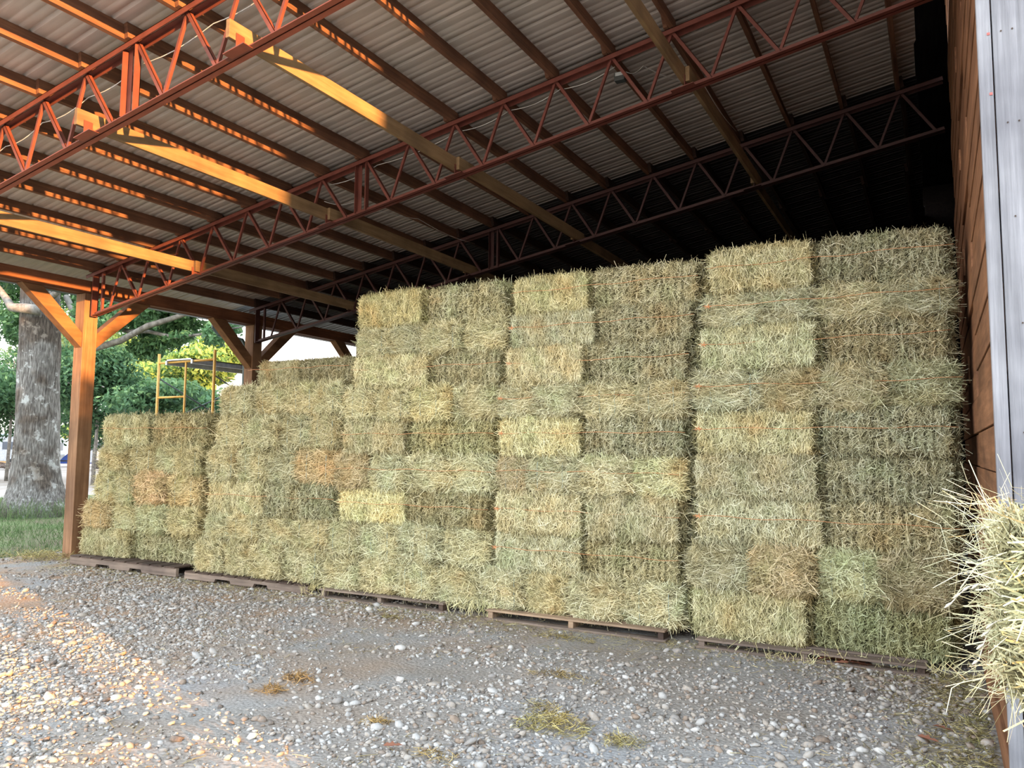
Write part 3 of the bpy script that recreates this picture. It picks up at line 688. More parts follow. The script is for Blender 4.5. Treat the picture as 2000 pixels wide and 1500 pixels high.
# ---------------------------------------------------------------- pallets
def pallet(label, x0, x1, y0, y1, top, style, mats, deck=7):
    t = thing('wooden_pallet', label, 'pallet', ((x0 + x1) / 2, (y0 + y1) / 2, 0), group='pallets under the hay')
    b = 0.017; gm = mats
    if style == 'notched':         # notched stringer faces the camera, deck boards run away from it
        for k in range(3):
            yy = y0 + (y1 - y0 - 0.04) * k / 2
            L = x1 - x0; n1, n2 = x0 + L * 0.26, x0 + L * 0.40; n3, n4 = x0 + L * 0.58, x0 + L * 0.70
            zl, zh, zn = b, top - b, 0.055
            m = MB()
            pts = [(x0, zl), (n1, zl), (n1 + 0.02, zn), (n2 - 0.02, zn), (n2, zl), (n3, zl), (n3 + 0.02, zn), (n4 - 0.02, zn), (n4, zl), (x1, zl), (x1, zh), (x0, zh)]
            n = len(pts)
            m.v = [(p, yy, q) for p, q in pts] + [(p, yy + 0.04, q) for p, q in pts]
            # quads between lower outline and top, then side walls
            up = lambda p: (p, zh)
            low = pts[:10]
            m2 = MB()
            for (pa, qa), (pb_, qb) in zip(low, low[1:]):
                bb = len(m2.v)
                m2.v += [(pa, yy, qa), (pb_, yy, qb), (pb_, yy, zh), (pa, yy, zh), (pa, yy + 0.04, qa), (pb_, yy + 0.04, qb), (pb_, yy + 0.04, zh), (pa, yy + 0.04, zh)]
                for f in ((0, 1, 2, 3), (7, 6, 5, 4), (0, 4, 5, 1), (3, 2, 6, 7)): m2.f.append(tuple(bb + q for q in f))
            bb = len(m2.v)
            m2.box(x0 - 0.001, x0 + 0.001, yy, yy + 0.04, zl, zh).box(x1 - 0.001, x1 + 0.001, yy, yy + 0.04, zl, zh)
            keep(m2.build('stringer', gm[0], t))
        for k in range(deck + 2):
            w = (x1 - x0) / (deck + 2)
            keep(MB().box(x0 + w * k + 0.02, x0 + w * (k + 1) - 0.02, y0 - 0.01, y1, top - b, top).build('deck_board', gm[2], t))
        for k in range(3):
            w = (x1 - x0) / 3
            keep(MB().box(x0 + w * k + w * 0.4, x0 + w * k + w * 0.6, y0, y1, 0.0, b).build('bottom_board', gm[2], t))
    else:                            # stringer ends face the camera, boards run across
        for k in range(3):
            xx = x0 + 0.02 + (x1 - x0 - 0.085) * k / 2
            keep(MB().box(xx, xx + 0.05, y0 + 0.012, y1, b, top - b).build('stringer', gm[2] if k == 2 else gm[1], t, bevel=0.003))
        for k in range(deck):
            w = (y1 - y0) / deck
            keep(MB().box(x0, x1, y0 + w * k, y0 + w * k + 0.1, top - b, top).build('deck_board', gm[1], t, bevel=0.002))
        for k in range(3):
            w = (y1 - y0 - 0.1) / 2
            xr = x0 + (0.55 * (x1 - x0) if False else 0)
            keep(MB().box(xr, x1 + 0.01, y0 + w * k - (0.012 if k == 0 else 0), y0 + w * k + 0.1, 0.0, b + 0.004).build('bottom_board', gm[0], t, bevel=0.002))
pallet('grey pallet with a notched side under the shortest hay stack', -10.46, -8.30, 6.58, 7.75, SBOT['A'], 'notched', (M_PALG, M_PALT, M_PALD))
pallet('dark weathered pallet with a notched side under the second stack from the left', -8.12, -6.12, 6.56, 7.7, SBOT['B'], 'notched', (M_PALG, M_PALT, M_PALD))
pallet('open-fronted pallet under the middle hay stack', -5.93, -4.32, 6.53, 7.7, SBOT['C'], 'open', (M_PALG, M_PALG, M_PALD))
pallet('tan-edged open-fronted pallet under the second stack from the right', -3.82, -2.07, 6.50, 7.7, SBOT['D'], 'open', (M_PALG, M_PALT, M_PALD))
pallet('open-fronted pallet under the rightmost hay stack, leaves piled inside', -1.80, -0.12, 6.47, 7.7, SBOT['E'] , 'open', (M_PALG, M_PALG, M_PALD))

# ---------------------------------------------------------------- the close-up bale at the right edge
def near_bale():
    me = bale_mesh('hay_bale_near', 'end', 0.9, 0.55, 0.41, 77, 11000)
    t = tag(link('hay_bale', me, None, (0.585, 2.28, 1.05), (0.95, 0.94, 0.86)), 'bright straw-coloured hay bale close up at the right edge of the frame', 'hay bale')
    r = np.random.default_rng(4); n = 380
    P = np.stack([r.normal(-0.45, 0.035, n), r.uniform(-0.29, 0.2, n), r.uniform(0.02, 0.44, n)], 1)
    out = np.stack([r.normal(-0.6, 0.4, n), r.normal(-0.2, 0.5, n), r.normal(-0.1, 0.6, n) + (P[:, 2] - 0.2) * 2.2], 1)
    L = r.uniform(0.05, 0.17, n)
    P = P + unit(out) * (L * 0.4)[:, None]
    v, q = strands(P, out, unit(r.normal(size=(n, 3)) + np.array([0, -1, 0])), L, r.uniform(0.0010, 0.0022, n), r.normal(-0.004, 0.02, n), r.normal(0, 0.02, n))
    link('loose_straw', np_mesh('loose_straw', v, q, np.repeat(np.clip(r.normal(0.85, 0.12, n), 0, 1), 6), M_HAY), t, color=(0.95, 0.94, 0.88))
    # a couple of nodding seed heads
    for k, (bx, bz, dx, dz) in enumerate(((-0.46, 0.22, -0.11, 0.02), (-0.46, 0.17, -0.06, -0.05))):
        m = MB(); pts = [(bx + dx * s_ / 6 * 1.0, -0.2, bz + dz * s_ / 6 + 0.035 * math.sin(s_ / 6 * PI) - 0.03 * (s_ / 6) ** 2) for s_ in range(7)]
        m.tube(pts, 0.0014, 5)
        for s_ in range(3, 7):
            p = pts[s_]
            m.tube([(p[0], p[1], p[2]), (p[0] - 0.008, p[1] - 0.003, p[2] - 0.006), (p[0] - 0.014, p[1] - 0.003, p[2] - 0.012)], [0.002, 0.0034, 0.001], 6)
        m.build('seed_head', plain('seed_head', (0.6, 0.56, 0.46)), t)
near_bale()
for k in range(2):
    me, w, d = VAR['brush'][k]
    o = link('hay_bale', me, None, (0.89, 2.36, 0.0 if k == 0 else 0.525), (1.1, 1.05, 0.85)); o.scale = (1.08, 1.1, 0.525 / H_)
    tag(o, ('lowest' if k == 0 else 'middle') + ' hay bale under the close-up bale, beyond the right edge of the frame', 'hay bale')

# ================================================================== GROUND COVER
def stones():
    r = np.random.default_rng(21)
    n0 = 120000
    # more stones near the camera side; keep to where gravel is seen
    x = r.uniform(-13.5, 0.22, n0); y = 2.1 + 5.4 * r.random(n0) ** 1.25
    ok = (x > -11.6 + 0.8 * vnoise(x * 2, y * 2, 31)) | (y < 6.3 - (-11.2 - x) * 0.3)
    den = 0.52 + 0.75 * vnoise(x * 1.0 + y * 0.5, y * 2.2 - x * 0.5, 17)
    ok &= r.random(n0) < den
    ok &= (y < 6.55 + 0.5 * r.random(n0))
    ok &= y > 2.1 + np.maximum(0, (x + 4.2) * 0.5)
    x = x[ok]; y = y[ok]; n = len(x)
    rad = np.exp(r.normal(np.log(0.0098), 0.46, n)); rad = np.clip(rad, 0.005, 0.038)
    ph = (1 + 5 ** 0.5) / 2
    ico = np.array([(-1, ph, 0), (1, ph, 0), (-1, -ph, 0), (1, -ph, 0), (0, -1, ph), (0, 1, ph), (0, -1, -ph), (0, 1, -ph), (ph, 0, -1), (ph, 0, 1), (-ph, 0, -1), (-ph, 0, 1)]) / 1.9
    tri = np.array([(0, 11, 5), (0, 5, 1), (0, 1, 7), (0, 7, 10), (0, 10, 11), (1, 5, 9), (5, 11, 4), (11, 10, 2), (10, 7, 6), (7, 1, 8), (3, 9, 4), (3, 4, 2), (3, 2, 6), (3, 6, 8), (3, 8, 9), (4, 9, 5), (2, 4, 11), (6, 2, 10), (8, 6, 7), (9, 8, 1)])
    sc = np.stack([r.uniform(0.8, 1.5, n), r.uniform(0.7, 1.15, n), r.uniform(0.45, 0.85, n)], 1) * rad[:, None]
    V = ico[None] * sc[:, None] * (1 + r.normal(0, 0.13, (n, 12, 1)))
    a = r.uniform(0, 2 * PI, n); c, s = np.cos(a)[:, None], np.sin(a)[:, None]
    tx = r.normal(0, 0.3, n)[:, None]
    Vx = V[..., 0] * c - V[..., 1] * s; Vy = V[..., 0] * s + V[..., 1] * c; Vz = V[..., 2] + tx * Vx
    z = hgt(x, y) + rad * 0.22
    P = np.stack([Vx + x[:, None], Vy + y[:, None], Vz + z[:, None]], -1).reshape(-1, 3)
    T = (tri[None] + (np.arange(n) * 12)[:, None, None]).reshape(-1, 3)
    sh = np.clip(r.normal(0.52, 0.24, n), 0.03, 1)
    me = np_mesh('gravel', P, T, np.repeat(sh, 12), M_STONE)
    return tag(link('gravel', me), 'loose grey and tan gravel stones scattered over the yard floor', 'gravel', kind='stuff')
stones()
def litter(name, n, region, colr, seed, L=(0.03, 0.12), lift=0.012, sh=0.5):
    r = np.random.default_rng(seed)
    x, y = region(r, n); n = len(x)
    P = np.stack([x, y, hgt(x, y) + lift * (0.4 + r.random(n))], 1)
    a = r.uniform(0, 2 * PI, n); D = np.stack([np.cos(a), np.sin(a), r.normal(0, 0.12, n)], 1)
    v, q = strands(P, D, unit(np.array([[0, 0, 1.0]]) + r.normal(0, 0.35, (n, 3))), r.uniform(*L, n), r.uniform(0.002, 0.0045, n), r.normal(0, 0.006, n), r.normal(0, 0.012, n))
    return link(name, np_mesh(name, v, q, np.repeat(np.clip(r.normal(sh, 0.2, n), 0, 1), 6), M_HAY), color=colr)
def reg_base(r, n):
    x = r.uniform(-10.6, 0.2, n); y = 6.62 - np.abs(r.normal(0, 0.28, n)); return x, y
def reg_all(r, n):
    x = r.uniform(-11.5, 0.2, n); y = 2.2 + 4.4 * r.random(n); k = vnoise(x * 1.6, y * 1.6, 41) > 0.12; return x[k], y[k]
def reg_wall(r, n):
    x = 0.21 - np.abs(r.normal(0, 0.22, n)); y = r.uniform(4.4, 6.7, n); return x, y
tag(litter('straw_litter', 4200, reg_base, (0.92, 0.84, 0.62), 51), 'loose hay scattered on the ground along the pallets', 'hay litter', kind='stuff')
tag(litter('straw_litter', 4200, reg_all, (0.8, 0.66, 0.45), 52), 'sparse dry straw strewn over the gravel yard', 'hay litter', kind='stuff')
tag(litter('straw_litter', 2600, reg_wall, (0.85, 0.78, 0.55), 53), 'chaff gathered on the ground along the plank wall', 'hay litter', kind='stuff')
# straw hanging over the pallet fronts
def hang(n, x0, x1, z, label, seed, y=6.58):
    r = np.random.default_rng(seed)
    x = r.uniform(x0, x1, n)
    P = np.stack([x, y - r.uniform(0.0, 0.08, n), z - r.uniform(-0.03, 0.07, n)], 1)
    a = r.normal(0, 0.7, n); D = np.stack([np.sin(a), r.normal(-0.2, 0.3, n), -np.cos(a)], 1)
    v, q = strands(P, D, unit(r.normal(0, 0.5, (n, 3)) + np.array([0, -1, 0.0])), r.uniform(0.05, 0.17, n), r.uniform(0.0022, 0.0042, n), r.normal(0, 0.015, n), r.normal(0, 0.02, n))
    tag(link('hanging_straw', np_mesh('hanging_straw', v, q, np.repeat(np.clip(r.normal(0.72, 0.15, n), 0, 1), 6), M_HAY), color=(1.1, 1.05, 0.82)), label, 'straw', kind='stuff')
hang(70, -1.75, -0.2, 0.07, 'loose straws hanging over the pallet of the rightmost stack', 61, 6.53)
hang(60, -1.25, -0.85, 0.02, 'tuft of straws spilling onto the gravel before the rightmost stack', 62, 6.46)
hang(60, -6.2, -5.85, 0.09, 'straws sticking out between the second and middle pallets', 63, 6.6)
hang(90, -4.3, -3.75, 0.12, 'tuft of hay sagging between the middle pallet and the next one', 64, 6.6)
hang(40, -0.1, 0.2, 0.1, 'straws poking out beside the plank wall', 65, 6.5)
# separate small clumps of dropped hay
def clump(label, x, y, rx, ry, hz, n, colr, seed):
    r = np.random.default_rng(seed)
    u = np.clip(r.normal(size=(n, 2)) * 0.5, -0.85, 0.85)
    px_, py_ = x + u[:, 0] * rx, y + u[:, 1] * ry
    zz = hgt(px_, py_) + 0.008 + hz * np.exp(-(u ** 2).sum(1) * 1.5) * r.random(n)
    a = r.uniform(0, 2 * PI, n); D = np.stack([np.cos(a), np.sin(a), r.normal(0, 0.4, n)], 1)
    v, q = strands(np.stack([px_, py_, zz], 1) - np.array([[x, y, 0]]), D, unit(r.normal(size=(n, 3)) + np.array([0, 0, 1.0])), r.uniform(0.03, 0.1, n), r.uniform(0.002, 0.004, n), r.normal(0, 0.01, n), r.normal(0, 0.015, n))
    o = link('hay_clump', np_mesh('hay_clump', v, q, np.repeat(np.clip(r.normal(0.45, 0.22, n), 0, 1), 6), M_HAY), None, (x, y, 0), colr)
    tag(o, label, 'hay clump', 'dropped clumps of hay on the gravel')
CL = [('orange-brown clump of hay on the sunlit gravel, larger of a pair', -3.95, 4.17, 0.16, 0.1, 0.06, 240, (1.0, 0.62, 0.36), 1),
 ('small orange-brown hay clump beside the larger one on the sunlit gravel', -3.92, 3.9, 0.1, 0.08, 0.04, 130, (1.0, 0.62, 0.36), 2),
 ('largest clump of golden hay on the gravel, front centre', -2.03, 4.25, 0.24, 0.16, 0.1, 520, (1.0, 0.86, 0.5), 3),
 ('thin spread of hay just left of the largest golden clump', -2.2, 4.5, 0.16, 0.1, 0.03, 120, (0.85, 0.68, 0.42), 4),
 ('small round hay clump right of the largest golden clump', -1.6, 4.25, 0.13, 0.09, 0.05, 180, (0.95, 0.82, 0.5), 5),
 ('small amber hay clump on the gravel, left of the largest golden clump', -2.94, 3.75, 0.09, 0.07, 0.03, 110, (1.0, 0.7, 0.42), 6),
 ('flat hay scrap on the gravel before the middle pallet', -4.63, 6.1, 0.16, 0.08, 0.03, 110, (0.8, 0.68, 0.42), 7),
 ('flat hay scrap on the gravel before the tan-edged pallet', -2.85, 6.2, 0.3, 0.08, 0.03, 170, (0.8, 0.7, 0.45), 8),
 ('straw wisps lying at the very front edge of the frame', -2.35, 3.5, 0.2, 0.08, 0.03, 90, (1.0, 0.8, 0.55), 9),
 ('flat brown hay scrap in the middle of the grey gravel', -2.35, 5.1, 0.3, 0.07, 0.03, 160, (0.75, 0.6, 0.4), 10)]
for a in CL: clump(*a)
# dry oak leaves: a pile inside the last pallet and a few strays
def leaf_pile():
    r = random.Random(3); m = MB()
    for k in range(60):
        c = Vector((r.uniform(-0.93, -0.5), r.uniform(6.48, 6.75), 0.012 + r.uniform(0, 0.04)))
        leaf(m, c, 0.035 + r.random() * 0.03, r)
    tag(m.build('leaf_litter', M_DRYLEAF), 'brown dry leaves piled in the mouth of the rightmost pallet', 'leaves', kind='stuff')
def leaf(m, c, s, r):
    a = r.uniform(0, 6.28); t = Vector((math.cos(a), math.sin(a), r.uniform(-0.3, 0.3))); n = Vector((r.uniform(-.5, .5), r.uniform(-.5, .5), 1)).normalized(); sd = t.cross(n).normalized()
    b = len(m.v)
    out = [(-1, 0), (-0.5, 0.22), (-0.2, 0.12), (0.1, 0.42), (0.35, 0.2), (0.65, 0.3), (1, 0), (0.65, -0.3), (0.35, -0.2), (0.1, -0.42), (-0.2, -0.12), (-0.5, -0.22)]
    for (p, q) in out: m.v.append(tuple(c + t * p * s + sd * q * s + n * (abs(q) * s * 0.5)))
    mid = [b + 0, b + 6]
    m.f.append(tuple(b + k for k in range(0, 7))); m.f.append((b + 6, b + 7, b + 8, b + 9, b + 10, b + 11, b + 0))
leaf_pile()
for k, (x, y, lab) in enumerate([(-5.08, 3.11, 'reddish fallen leaf on the gravel at lower left'), (-2.61, 3.48, 'brown fallen leaf near the front edge, centre'), (-0.03, 5.18, 'dark fallen leaf near the plank wall foot'), (-0.1, 4.98, 'pale orange fallen leaf at the lower right')]):
    m = MB(); leaf(m, Vector((0, 0, 0)), 0.055, random.Random(k + 9))
    o = m.build('dry_leaf', M_DRYLEAF); o.location = (x, y, float(hgt(np.array([x]), np.array([y]))[0]) + 0.028); tag(o, lab, 'leaf', 'fallen brown leaves')
# ================================================================== BEYOND THE BARN
def lumps(c, rad, n, leaves, seed, r0=0.42):
    r = np.random.default_rng(seed); out = []
    for k in range(n):
        u = unit(r.normal(size=(1, 3)))[0] * r.uniform(0.2, 0.95)
        cc = np.array(c) + u * np.array(rad); f = r.uniform(0.7, 1.3) * r0
        out.append((tuple(cc), tuple(np.array(rad) * f), leaves // n))
    return out
# the big oak
ok = thing('oak_tree', 'big lichen-spotted oak trunk with low limbs, just outside the sunlit post', 'tree', (-18.95, 11.0, 0))
m = MB(); nseg = 40; n = 40
for i in range(nseg + 1):
    z = -0.1 + 9.0 * (i / nseg) ** 1.25
    fl = 0.46 * math.exp(-max(z, 0) / 0.42)
    for k in range(n):
        a = 2 * PI * k / n
        but = 1 + 0.45 * max(0, math.cos(a * 5 + 0.6)) ** 2
        rad = 0.495 - 0.014 * z + fl * but * 0.85 + 0.012 * math.sin(a * 19 + z * 1.5) + 0.014 * math.sin(a * 7 + z * 3.1)
        m.v.append((-18.95 - 0.055 * z + rad * math.cos(a), 11.0 + rad * math.sin(a), z))
for i in range(nseg):
    for k in range(n): m.f.append((i * n + k, i * n + (k + 1) % n, (i + 1) * n + (k + 1) % n, (i + 1) * n + k))
keep(m.build('trunk', M_BARK, ok, smooth=True))
LIMBS = [([(-18.7, 11.3, 5.3), (-17.95, 11.3, 4.35), (-17.35, 11.3, 3.95), (-16.51, 11.3, 4.06), (-15.61, 11.35, 4.36), (-15.0, 11.4, 4.46), (-14.34, 11.4, 4.56), (-13.0, 11.4, 4.66)], [0.07, 0.08, 0.08, 0.075, 0.07, 0.06, 0.05, 0.025]),
         ([(-18.6, 11.4, 4.9), (-16.68, 11.6, 4.34), (-15.92, 11.6, 4.28), (-15.02, 11.6, 4.09), (-14.3, 11.7, 4.12), (-13.0, 11.7, 4.2)], [0.08, 0.055, 0.045, 0.04, 0.03, 0.015]),
         ([(-18.6, 10.65, 4.83), (-18.79, 10.42, 4.86), (-19.37, 10.4, 4.93), (-19.62, 10.45, 5.1), (-20.3, 10.5, 5.6), (-21.2, 10.6, 5.75)], [0.13, 0.12, 0.1, 0.09, 0.06, 0.03]),
         ([(-18.9, 11, 5.2), (-18.4, 10.9, 5.3), (-18.25, 10.85, 5.6), (-17.6, 10.8, 6.4)], [0.1, 0.07, 0.06, 0.04]),
         ([(-19.3, 11, 6.0), (-21.5, 11.6, 6.4), (-24.5, 12.5, 7.4)], [0.2, 0.14, 0.05])]
for P, r_ in LIMBS: keep(MB().tube(P, r_, 10).build('limb', M_LIMB, ok, smooth=True))
bl = []
bl += lumps((-20.8, 11.6, 6.4), (3.0, 1.6, 1.05), 14, 9000, 1)
bl += lumps((-22.8, 12.2, 5.2), (1.6, 1.2, 1.1), 9, 4200, 2)
bl += lumps((-17.3, 11.8, 5.0), (1.6, 0.9, 0.6), 12, 5200, 3)
bl += lumps((-15.0, 11.8, 4.85), (1.5, 0.8, 0.42), 11, 4200, 4)
bl += lumps((-13.6, 11.9, 4.35), (0.7, 0.6, 0.55), 6, 1300, 5)
bl += lumps((-17.2, 11.1, 4.45), (1.0, 0.5, 0.5), 8, 2600, 7)
bl += lumps((-15.3, 11.9, 4.35), (1.6, 0.6, 0.35), 9, 1500, 9)
bl += lumps((-16.6, 11.9, 4.1), (0.9, 0.5, 0.5), 6, 1600, 6)
bl += lumps((-17.5, 13.2, 6.6), (5.0, 2.5, 0.9), 14, 4200, 8)
keep(leaf_cloud('foliage', bl, 0.085, M_LEAF, ok, (1.9, 1.9, 1.6), 11))
def tree(label, x, y, zc, rad, leaves, seed, col, size=0.13, trunk=0.09, group=None, nl=16, name='leafy_tree'):
    t = thing(name, label, 'tree', (x, y, 0), group=group)
    r = random.Random(seed)
    keep(MB().tube([(x, y, -0.1), (x + 0.1, y, zc * 0.5), (x - 0.1, y + 0.1, zc + rad[2] * 0.6)], [trunk, trunk * 0.75, trunk * 0.3], 10).build('trunk', M_LIMB, t, smooth=True))
    for k in range(4):
        a = r.uniform(0, 6.28)
        keep(MB().tube([(x, y, zc - rad[2] * 0.5), (x + rad[0] * 0.35 * math.cos(a), y + rad[1] * 0.35 * math.sin(a), zc), (x + rad[0] * 0.8 * math.cos(a), y + rad[1] * 0.8 * math.sin(a), zc + r.uniform(-0.2, 0.5) * rad[2])], [trunk * 0.5, trunk * 0.35, 0.03], 7).build('limb', M_LIMB, t, smooth=True))
    o = keep(leaf_cloud('foliage', lumps((x, y, zc), rad, nl, leaves, seed), size, M_LEAF, t, col, seed + 1))
    return t
GB = 'trees beyond the barn'
tree('dense green tree far left, behind the oak trunk', -40.5, 22, 4.3, (5.2, 4, 2.7), 22000, 31, (1.15, 1.2, 1.0), group=GB)
tree('dense green tree between the sunlit post and the scaffold', -33.6, 22, 4.35, (3.6, 3, 2.5), 18000, 33, (1.1, 1.15, 1.0), group=GB)
tree('lower green tree directly behind the scaffold frame', -29.6, 23, 3.5, (2.9, 2.5, 1.5), 12000, 35, (1.1, 1.15, 0.98), group=GB)
tree('small green tree right of the scaffold, by the second post', -26.2, 24, 3.3, (2.3, 2, 1.35), 8000, 37, (0.9, 1.05, 0.9), group=GB)
tree('sunlit yellow-green tree behind the scaffold top', -40.5, 33, 6.0, (4.0, 3, 2.3), 13000, 39, (2.3, 2.0, 1.1), 0.2, group=GB)  # yellow sunlight on this crown put into the leaf tint
tree('tall thin-leaved tree far behind the oak', -52, 34, 8.5, (6.5, 4, 4.2), 16000, 41, (1.3, 1.35, 1.0), 0.22, group=GB)
for k, (x, y, lab) in enumerate(((-84, 42, 'pale yellow far shrub at the left edge beyond the yard'), (-80, 51, 'pale yellow far shrub seen between the oak and the sunlit post'), (-74, 57, 'pale yellow far shrub seen right of the sunlit post'))):
    tree(lab, x, y, 2.6, (4.5, 3, 1.7), 4200, 51 + k, (2.6, 2.3, 1.3), 0.3, 0.12, 'far shrubs across the yard', 9, 'far_shrub')

M_RV = plain('rv_white', (0.40, 0.42, 0.45), 0.4); M_TYRE = plain('tyre', (0.02, 0.02, 0.02), 0.8); M_WIN = plain('dark_glass', (0.04, 0.06, 0.09), 0.1)
def camper(label, x, y, rz, L=5.2, W=2.3, Hh=2.0, roof=(0.35, 0.45, 0.5)):
    t = thing('camper_trailer', label, 'trailer', (x, y, 0), rz, 'parked trailers across the yard')
    m = MB()
    prof = [(-L / 2, 0.45), (L / 2 - 0.5, 0.45), (L / 2, 1.0), (L / 2 - 0.15, Hh + 0.25), (L / 2 - 0.5, Hh + 0.5), (-L / 2 + 0.3, Hh + 0.5), (-L / 2, Hh + 0.2)]
    n = len(prof); m.v = [(p, -W / 2, q) for p, q in prof] + [(p, W / 2, q) for p, q in prof]
    m.f = [tuple(range(n)), tuple(range(2 * n - 1, n - 1, -1))] + [(k, k + n, (k + 1) % n + n, (k + 1) % n) for k in range(n)]
    m.build('body', M_RV, t, bevel=0.06)
    MB().box(-L / 2 + 0.3, L / 2 - 0.5, -W / 2 + 0.05, W / 2 - 0.05, Hh + 0.5, Hh + 0.62).build('roof', plain('trailer_roof', roof), t)
    MB().box(-1.2, 0.2, -W / 2 - 0.02, -W / 2 + 0.02, 1.4, 2.0).build('window', M_WIN, t)
    MB().box(L / 2 - 0.08, L / 2 - 0.0, -0.6, 0.6, 1.35, 1.95).build('window', M_WIN, t)
    for sx in (-0.4, 0.45):
        for sy in (-1, 1):
            MB().tube([(sx, sy * (W / 2 - 0.2), 0.33), (sx, sy * (W / 2 + 0.02), 0.33)], 0.33, 16).build('wheel', M_TYRE, t)
    MB().bar((L / 2 - 0.3, 0, 0.5), (L / 2 + 1.0, 0, 0.5), 0.12, 0.1).build('hitch', M_TYRE, t)
camper('white camper trailer with a blue-grey roof, left of the oak trunk', -64.8, 36.6, 0.55)
camper('small white trailer just right of the sunlit post', -55.0, 37.4, 0.3, 4.0, 2.0, 1.7, (0.6, 0.65, 0.7))
cp = thing('tent_canopy', 'white canopy over a blue tent between the oak and the sunlit post', 'tent', (-66, 41.5, 0), 0.9)
m = MB()
for sx in (-1.7, 1.7):
    for sy in (-1.2, 1.2): m.box(sx - 0.03, sx + 0.03, sy - 0.03, sy + 0.03, 0, 1.75)
m.build('frame', M_RV, cp)
m = MB(); m.v = [(-1.9, -1.4, 1.7), (1.9, -1.4, 1.7), (1.9, 1.4, 1.7), (-1.9, 1.4, 1.7), (-0.6, 0, 2.35), (0.6, 0, 2.35)]; m.f = [(0, 1, 5, 4), (2, 3, 4, 5), (1, 2, 5), (3, 0, 4)]
m.build('canopy', M_RV, cp)
m = MB(); m.v = [(-1.4, -1, 0.2), (1.4, -1, 0.2), (1.4, 1, 0.2), (-1.4, 1, 0.2), (0, -0.7, 1.55), (0, 0.7, 1.55)]; m.f = [(0, 1, 4), (1, 2, 5, 4), (2, 3, 5), (3, 0, 4, 5), (3, 2, 1, 0)]
m.build('tent', plain('blue_tent', (0.02, 0.05, 0.22), 0.6), cp)
sh = thing('wooden_shed', 'yellow-orange sunlit wooden shed at the far left edge', 'shed', (-76.5, 40.2, 0), 0.4)
MB().box(-2.2, 2.2, -1.6, 1.6, -0.1, 2.6).build('wall', wood('shed_wood', (0.5, 0.25, 0.08), (0.75, 0.45, 0.18), 'Z'), sh)
MB().box(-2.4, 2.4, -1.9, 1.9, 2.6, 2.75).build('roof', plain('shed_roof', (0.45, 0.3, 0.15)), sh)
MB().box(1.0, 1.9, -1.63, -1.58, 0, 1.9).build('door', plain('shed_door', (0.4, 0.22, 0.09)), sh)
pl_ = thing('wooden_stake', 'thin grey wooden stake standing between the oak and the sunlit post', 'stake', (-50.8, 31.7, 0))
MB().tube([(0, 0, -0.1), (0.02, 0, 1.2), (0.05, 0, 2.4)], [0.09, 0.08, 0.07], 8).build('pole', M_LIMB, pl_, smooth=True)
MB().box(-0.1, 0.15, -0.1, 0.1, 2.36, 2.42).build('cap', M_LIMB, pl_)
def brush():
    r = random.Random(8); m = MB()
    for k in range(140):
        x = -60.5 + r.gauss(0, 1.6); y = 33.0 + r.gauss(0, 0.9); a = r.uniform(0, 6.28); e = r.uniform(-0.1, 0.35); L = r.uniform(0.4, 1.2)
        z = max(0.0, 0.45 - 0.12 * abs(x + 60.5)) * r.random()
        m.tube([(x, y, z), (x + L * math.cos(a), y + L * math.sin(a), z + L * e)], 0.03, 5)
    tag(m.build('brush_pile', plain('brush', (0.13, 0.09, 0.07))), 'dark pile of cut branches on the sandy yard at far left', 'brush pile', kind='stuff')
brush()
# scaffold frames with a plank between them
M_YEL = plain('yellow_paint', (0.62, 0.34, 0.06), 0.45); M_ALU = plain('aluminium', (0.6, 0.66, 0.72), 0.35, 0.5); M_BRC = plain('galvanised_brace', (0.10, 0.12, 0.13), 0.5, 0.3)
sc_ = thing('scaffold', 'yellow tubular scaffold with a metal plank, standing behind the shortest stack', 'scaffold', (-12.45, 9.9, 0))
XA, XB = -13.24, -11.68
for yy in (9.9, 12.0):
    fr = keep(MB().tube([(XA, yy, 0), (XA, yy, 3.42)], 0.028, 10).tube([(XB, yy, 0), (XB, yy, 3.42)], 0.028, 10).build('end_frame', M_YEL, sc_, smooth=True))
    for nm, P in (('top_rail', [(XA, yy, 3.24), (XB, yy, 3.24)]), ('inner_post', [(XA + 0.78, yy, 1.5), (XA + 0.78, yy, 3.24)]), ('rung', [(XA, yy, 2.57), (XA + 0.78, yy, 2.57)]), ('rung', [(XA, yy, 2.0), (XA + 0.78, yy, 2.0)]), ('top_rail', [(XA, yy, 1.5), (XB, yy, 1.5)]), ('rung', [(XA, yy, 0.8), (XB, yy, 0.8)])):
        q = MB().tube(P, 0.021, 8).build(nm, M_YEL, fr, smooth=True)
for x in (XA, XB):
    for (za, zb) in ((2.95, 2.0), (2.0, 2.95)):
        keep(MB().tube([(x, 9.9, za), (x, 12.0, zb)], 0.014, 7).build('cross_brace', M_BRC, sc_, smooth=True))
keep(MB().box(XA + 0.25, XB - 0.55, 9.85, 12.4, 3.27, 3.29).box(XA + 0.25, XA + 0.29, 9.85, 12.4, 3.19, 3.29).box(XB - 0.59, XB - 0.55, 9.85, 12.4, 3.19, 3.29).build('platform', M_ALU, sc_))

